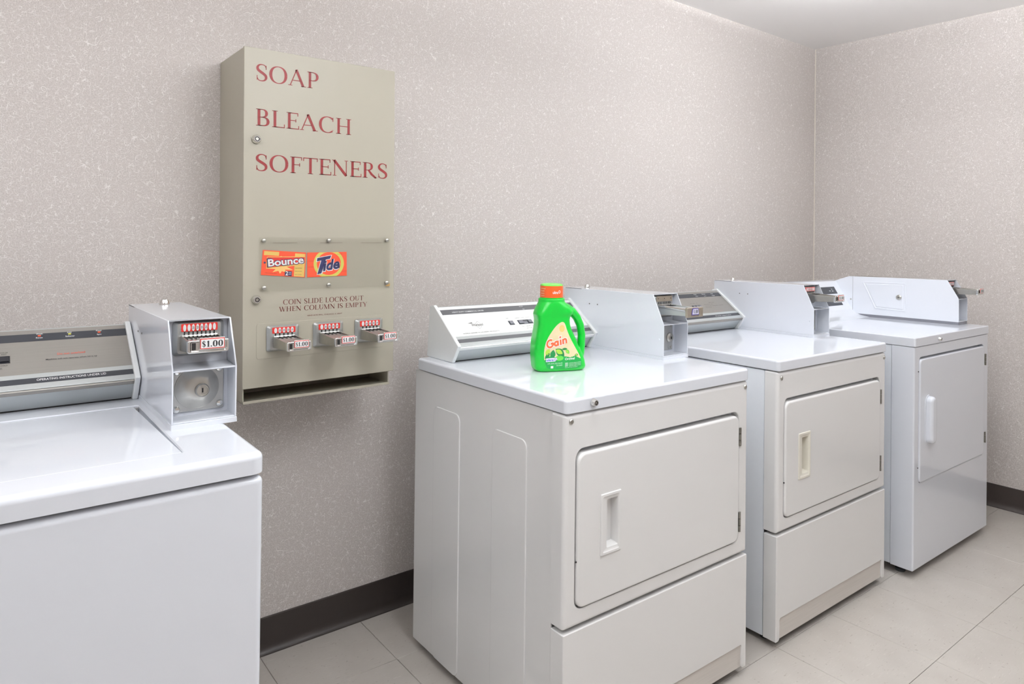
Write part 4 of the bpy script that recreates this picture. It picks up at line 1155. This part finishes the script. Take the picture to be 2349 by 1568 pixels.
MB().lathe((-0.0197, 0, 0.2045), [(0.0365, 0), (0.0365, 0.0035), (0.0340, 0.0040), (0.0340, 0.0065)], 'z', 48).build('collar', 'green', bt)
cap = MB().lathe((-0.0195, 0, 0.2085), [(0.0333, 0), (0.0328, 0.0370), (0.0318, 0.0395), (0.0285, 0.0410), (0.0270, 0.0400), (0.001, 0.0398)], 'z', 48).build('cap', 'capgreen', bt)
MB().lathe((-0.0195, 0, 0.2098), [(0.0336, 0), (0.0332, 0.0345)], 'z', 48, cap=False).build('cap_sleeve', 'orange', cap)
def captext(s, ang0, ang1, z, h, mat):
    vs_, fs_, gw = sans(s, 0.02)
    mb = MB()
    out = []
    for a, b in vs_:
        t_ = math.radians(ang0 + (ang1 - ang0) * a / gw)
        out.append((-0.0195 + 0.0340 * math.sin(t_), -0.0340 * math.cos(t_), z + b * h))
    mb.add(out, fs_)
    mb.build('cap_lettering', mat, cap)
captext('ultra', -15, 12, 0.2225, 0.0085, 'whitep')
captext('O', 14, 27, 0.2240, 0.0085, 'whitep')
for i, s in enumerate(('original', 'fresh', 'laundry', 'scent')):
    captext(s, -84, -52 if i == 0 else -58, 0.2355 - i * 0.0068, 0.0038, 'cream')

def decal(name, poly, mat, lay, parent, cut=0.006):
    bm = bmesh.new()
    vs_ = [bm.verts.new((u, 0, v)) for u, v in poly]
    bm.faces.new(vs_)
    us = [p[0] for p in poly]; vv = [p[1] for p in poly]
    x = min(us) + cut
    while x < max(us):
        bmesh.ops.bisect_plane(bm, geom=bm.verts[:] + bm.edges[:] + bm.faces[:], plane_co=(x, 0, 0), plane_no=(1, 0, 0)); x += cut
    z = min(vv) + cut
    while z < max(vv):
        bmesh.ops.bisect_plane(bm, geom=bm.verts[:] + bm.edges[:] + bm.faces[:], plane_co=(0, 0, z), plane_no=(0, 0, 1)); z += cut
    bmesh.ops.triangulate(bm, faces=bm.faces)
    return drape(name, [(v.co.x, v.co.z) for v in bm.verts], [tuple(v.index for v in f.verts) for f in (bm.verts.index_update() or bm.faces)], mat, lay, parent)

def drape(name, pts, fs_, mat, lay, parent):
    out = []
    for u, v in pts:
        h = bvh.ray_cast(Vector((u, -0.3, v)), Vector((0, 1, 0)))
        y = h[0].y if h[0] else -0.03
        out.append((u, y - 0.0004 - 0.00022 * lay, v))
    return MB().add(out, fs_).build(name, mat, parent, angle=1.0, recalc=False)

def chaikin(p, n=2):
    for _ in range(n):
        q = []
        for i in range(len(p)):
            a, b = p[i], p[(i + 1) % len(p)]
            q += [(a[0] * 0.75 + b[0] * 0.25, a[1] * 0.75 + b[1] * 0.25), (a[0] * 0.25 + b[0] * 0.75, a[1] * 0.25 + b[1] * 0.75)]
        p = q
    return p

LB = chaikin([(-0.004, 0.1425), (-0.018, 0.1330), (-0.0335, 0.1140), (-0.0470, 0.0930), (-0.0545, 0.0680), (-0.0545, 0.0420), (-0.0510, 0.0230), (-0.0440, 0.0105), (-0.0300, 0.0085),
              (0.030, 0.0085), (0.058, 0.0095), (0.0625, 0.0180), (0.0610, 0.0330), (0.0500, 0.0540), (0.0400, 0.0700), (0.0260, 0.0940), (0.0150, 0.1180), (0.0095, 0.1360), (0.0040, 0.1425)], 2)
label = decal('label', LB, 'cream', 0, bt)
lab(label, 'cream and green printed front label')
def ingreen(p):
    return [q for q in p]
low = [p for p in LB if p[1] < 0.040]
low = sorted([p for p in low if p[0] < 0], key=lambda p: -p[1]) + sorted([p for p in low if p[0] >= 0], key=lambda p: p[1])
low = low + [(0.040, 0.0445), (0.020, 0.0425), (0.0, 0.046), (-0.02, 0.0425), (-0.038, 0.0465)]
decal('label_ground', low, 'lgreen', 1, label)
blob = lambda cx, cz, rx, rz, n=14: [(cx + rx * math.cos(2 * math.pi * k / n), cz + rz * math.sin(2 * math.pi * k / n)) for k in range(n)]
decal('peach_bloom', blob(-0.001, 0.1240, 0.0085, 0.010), 'peach', 1, label)
def leaf(cx, cz, l, w_, ang, mat, lay):
    a = math.radians(ang)
    pts = []
    for k in range(9):
        t_ = k / 8
        pts.append((l * (t_ - 0.5), w_ * math.sin(math.pi * t_) ** 0.9 / 2))
    for k in range(7, 0, -1):
        t_ = k / 8
        pts.append((l * (t_ - 0.5), -w_ * math.sin(math.pi * t_) ** 0.9 / 2))
    pts = [(cx + x * math.cos(a) - z * math.sin(a), cz + x * math.sin(a) + z * math.cos(a)) for x, z in pts]
    decal('leaf', pts, mat, lay, label)
leaf(-0.044, 0.058, 0.022, 0.013, 60, 'leafl', 2)
leaf(-0.045, 0.047, 0.022, 0.010, 50, 'leafd', 2)
leaf(-0.0290, 0.0515, 0.026, 0.0160, 82, 'leafd', 3)
leaf(-0.0070, 0.0560, 0.034, 0.0210, -38, 'leafd', 2)
leaf(-0.0095, 0.0580, 0.024, 0.0130, -30, 'leafl', 3)
leaf(0.0070, 0.0655, 0.017, 0.0060, 4, 'leafd', 3)
leaf(0.0160, 0.0580, 0.017, 0.0100, -50, 'leafm', 2)
leaf(0.0150, 0.0580, 0.010, 0.0050, -50, 'leafl', 3)
leaf(0.0440, 0.0470, 0.012, 0.0070, 15, 'leafd', 2)
leaf(0.0440, 0.0472, 0.007, 0.0040, 15, 'leafl', 3)
decal('leaf', blob(-0.0085, 0.0400, 0.0125, 0.0075), 'leafm', 2, label)
for cx, cz in ((0.026, 0.050), (0.030, 0.0465), (0.0335, 0.0525), (0.031, 0.056), (0.024, 0.045)):
    decal('blossom', blob(cx, cz, 0.0042, 0.0042, 10), 'cream', 3, label)
def ltext(s, u0, v0, u1, v1, h, mat, lay, bold=0.0, shear=0.0, name='lettering'):
    vs_, fs_, gw = sans(s, bold, shear)
    l = math.hypot(u1 - u0, v1 - v0)
    cx_, cz_ = (u1 - u0) / l, (v1 - v0) / l
    sx = l / gw
    pts = [(u0 + cx_ * a * sx - cz_ * b * h, v0 + cz_ * a * sx + cx_ * b * h) for a, b in vs_]
    return drape(name, pts, fs_, mat, lay, label)
def ring_pts(cx, cz, rx, rz, a0, a1, n=20):
    return [(cx + rx * math.cos(math.radians(a0 + (a1 - a0) * k / n)), cz + rz * math.sin(math.radians(a0 + (a1 - a0) * k / n))) for k in range(n + 1)]
NAME_STROKES = dict(
    G=[ring_pts(0.46, 0.50, 0.37, 0.40, 48, 338), [(0.86, 0.46), (0.52, 0.46)], [(0.80, 0.50), (0.80, 0.20)]],
    a=[ring_pts(1.20, 0.31, 0.20, 0.22, 0, 360), [(1.42, 0.00), (1.42, 0.60)]],
    i=[[(1.75, 0.00), (1.75, 0.60)], [(1.75, 0.78), (1.75, 0.97)]],
    n=[[(2.06, 0.00), (2.06, 0.60)], ring_pts(2.26, 0.34, 0.20, 0.19, 180, 0, 12) + [(2.46, 0.0)]])
def name_mark(mat, lay, wd, ext):
    """heavy slanted lettering climbing across the label, one part per letter"""
    for ch, strokes in NAME_STROKES.items():
        pts, fs_ = [], []
        for st in strokes:
            if ext and len(st) == 2:
                (ax, az), (bx, bz) = st
                l = math.hypot(bx - ax, bz - az)
                ux, uz = (bx - ax) / l * ext, (bz - az) / l * ext
                st = [(ax - ux, az - uz), (bx + ux, bz + uz)]
            v, f = strip(st, wd)
            k = len(pts)
            pts += v
            fs_ += [tuple(i + k for i in q) for q in f]
        U = 0.0250
        an = math.radians(14.5)
        out = []
        for x, z in pts:
            x += z * 0.16
            out.append((-0.0472 + U * (x * math.cos(an) - z * math.sin(an)), 0.0665 + U * (x * math.sin(an) + z * math.cos(an))))
        drape('lettering', out, fs_, mat, lay, label)
name_mark('whitep', 4, 0.36, 0.07)
name_mark('gain', 6, 0.215, 0.0)
ltext('Original', 0.0087, 0.0335, 0.0385, 0.0352, 0.0065, 'whitep', 3, 0.02)
decal('logo_patch', [(-0.049, 0.0300), (-0.022, 0.0310), (-0.0150, 0.0365), (-0.0170, 0.0410), (-0.030, 0.0415), (-0.049, 0.0405)], 'lilac', 4, label)
ltext('ultra', -0.0475, 0.0325, -0.0265, 0.0330, 0.0060, 'blue', 5, 0.02)
ltext('O', -0.0250, 0.0330, -0.0175, 0.0335, 0.0062, 'purple', 5, 0.0)
ltext('1.47 L (50 FL OZ) (1.56 QT)', -0.0435, 0.0232, 0.0010, 0.0240, 0.0036, 'whitep', 3)
ltext('32 LOADS', -0.0170, 0.0175, 0.0010, 0.0180, 0.0036, 'whitep', 3)
decal('recycle_patch', [(-0.034, 0.0115), (-0.0265, 0.0115), (-0.0265, 0.0180), (-0.034, 0.0180)], 'whitep', 3, label)
for i in range(3):
    ltext('liquid laundry detergent concentrate', 0.022, 0.0235 - i * 0.0040, 0.0590, 0.0258 - i * 0.0040, 0.0024, 'whitep', 3)
    ltext('NEW', 0.0095, 0.0228 - i * 0.0040, 0.0190, 0.0232 - i * 0.0040, 0.0030, 'whitep', 3, 0.02)
ltext('keep out of reach of children', 0.0095, 0.0108, 0.0480, 0.0128, 0.0022, 'whitep', 3)
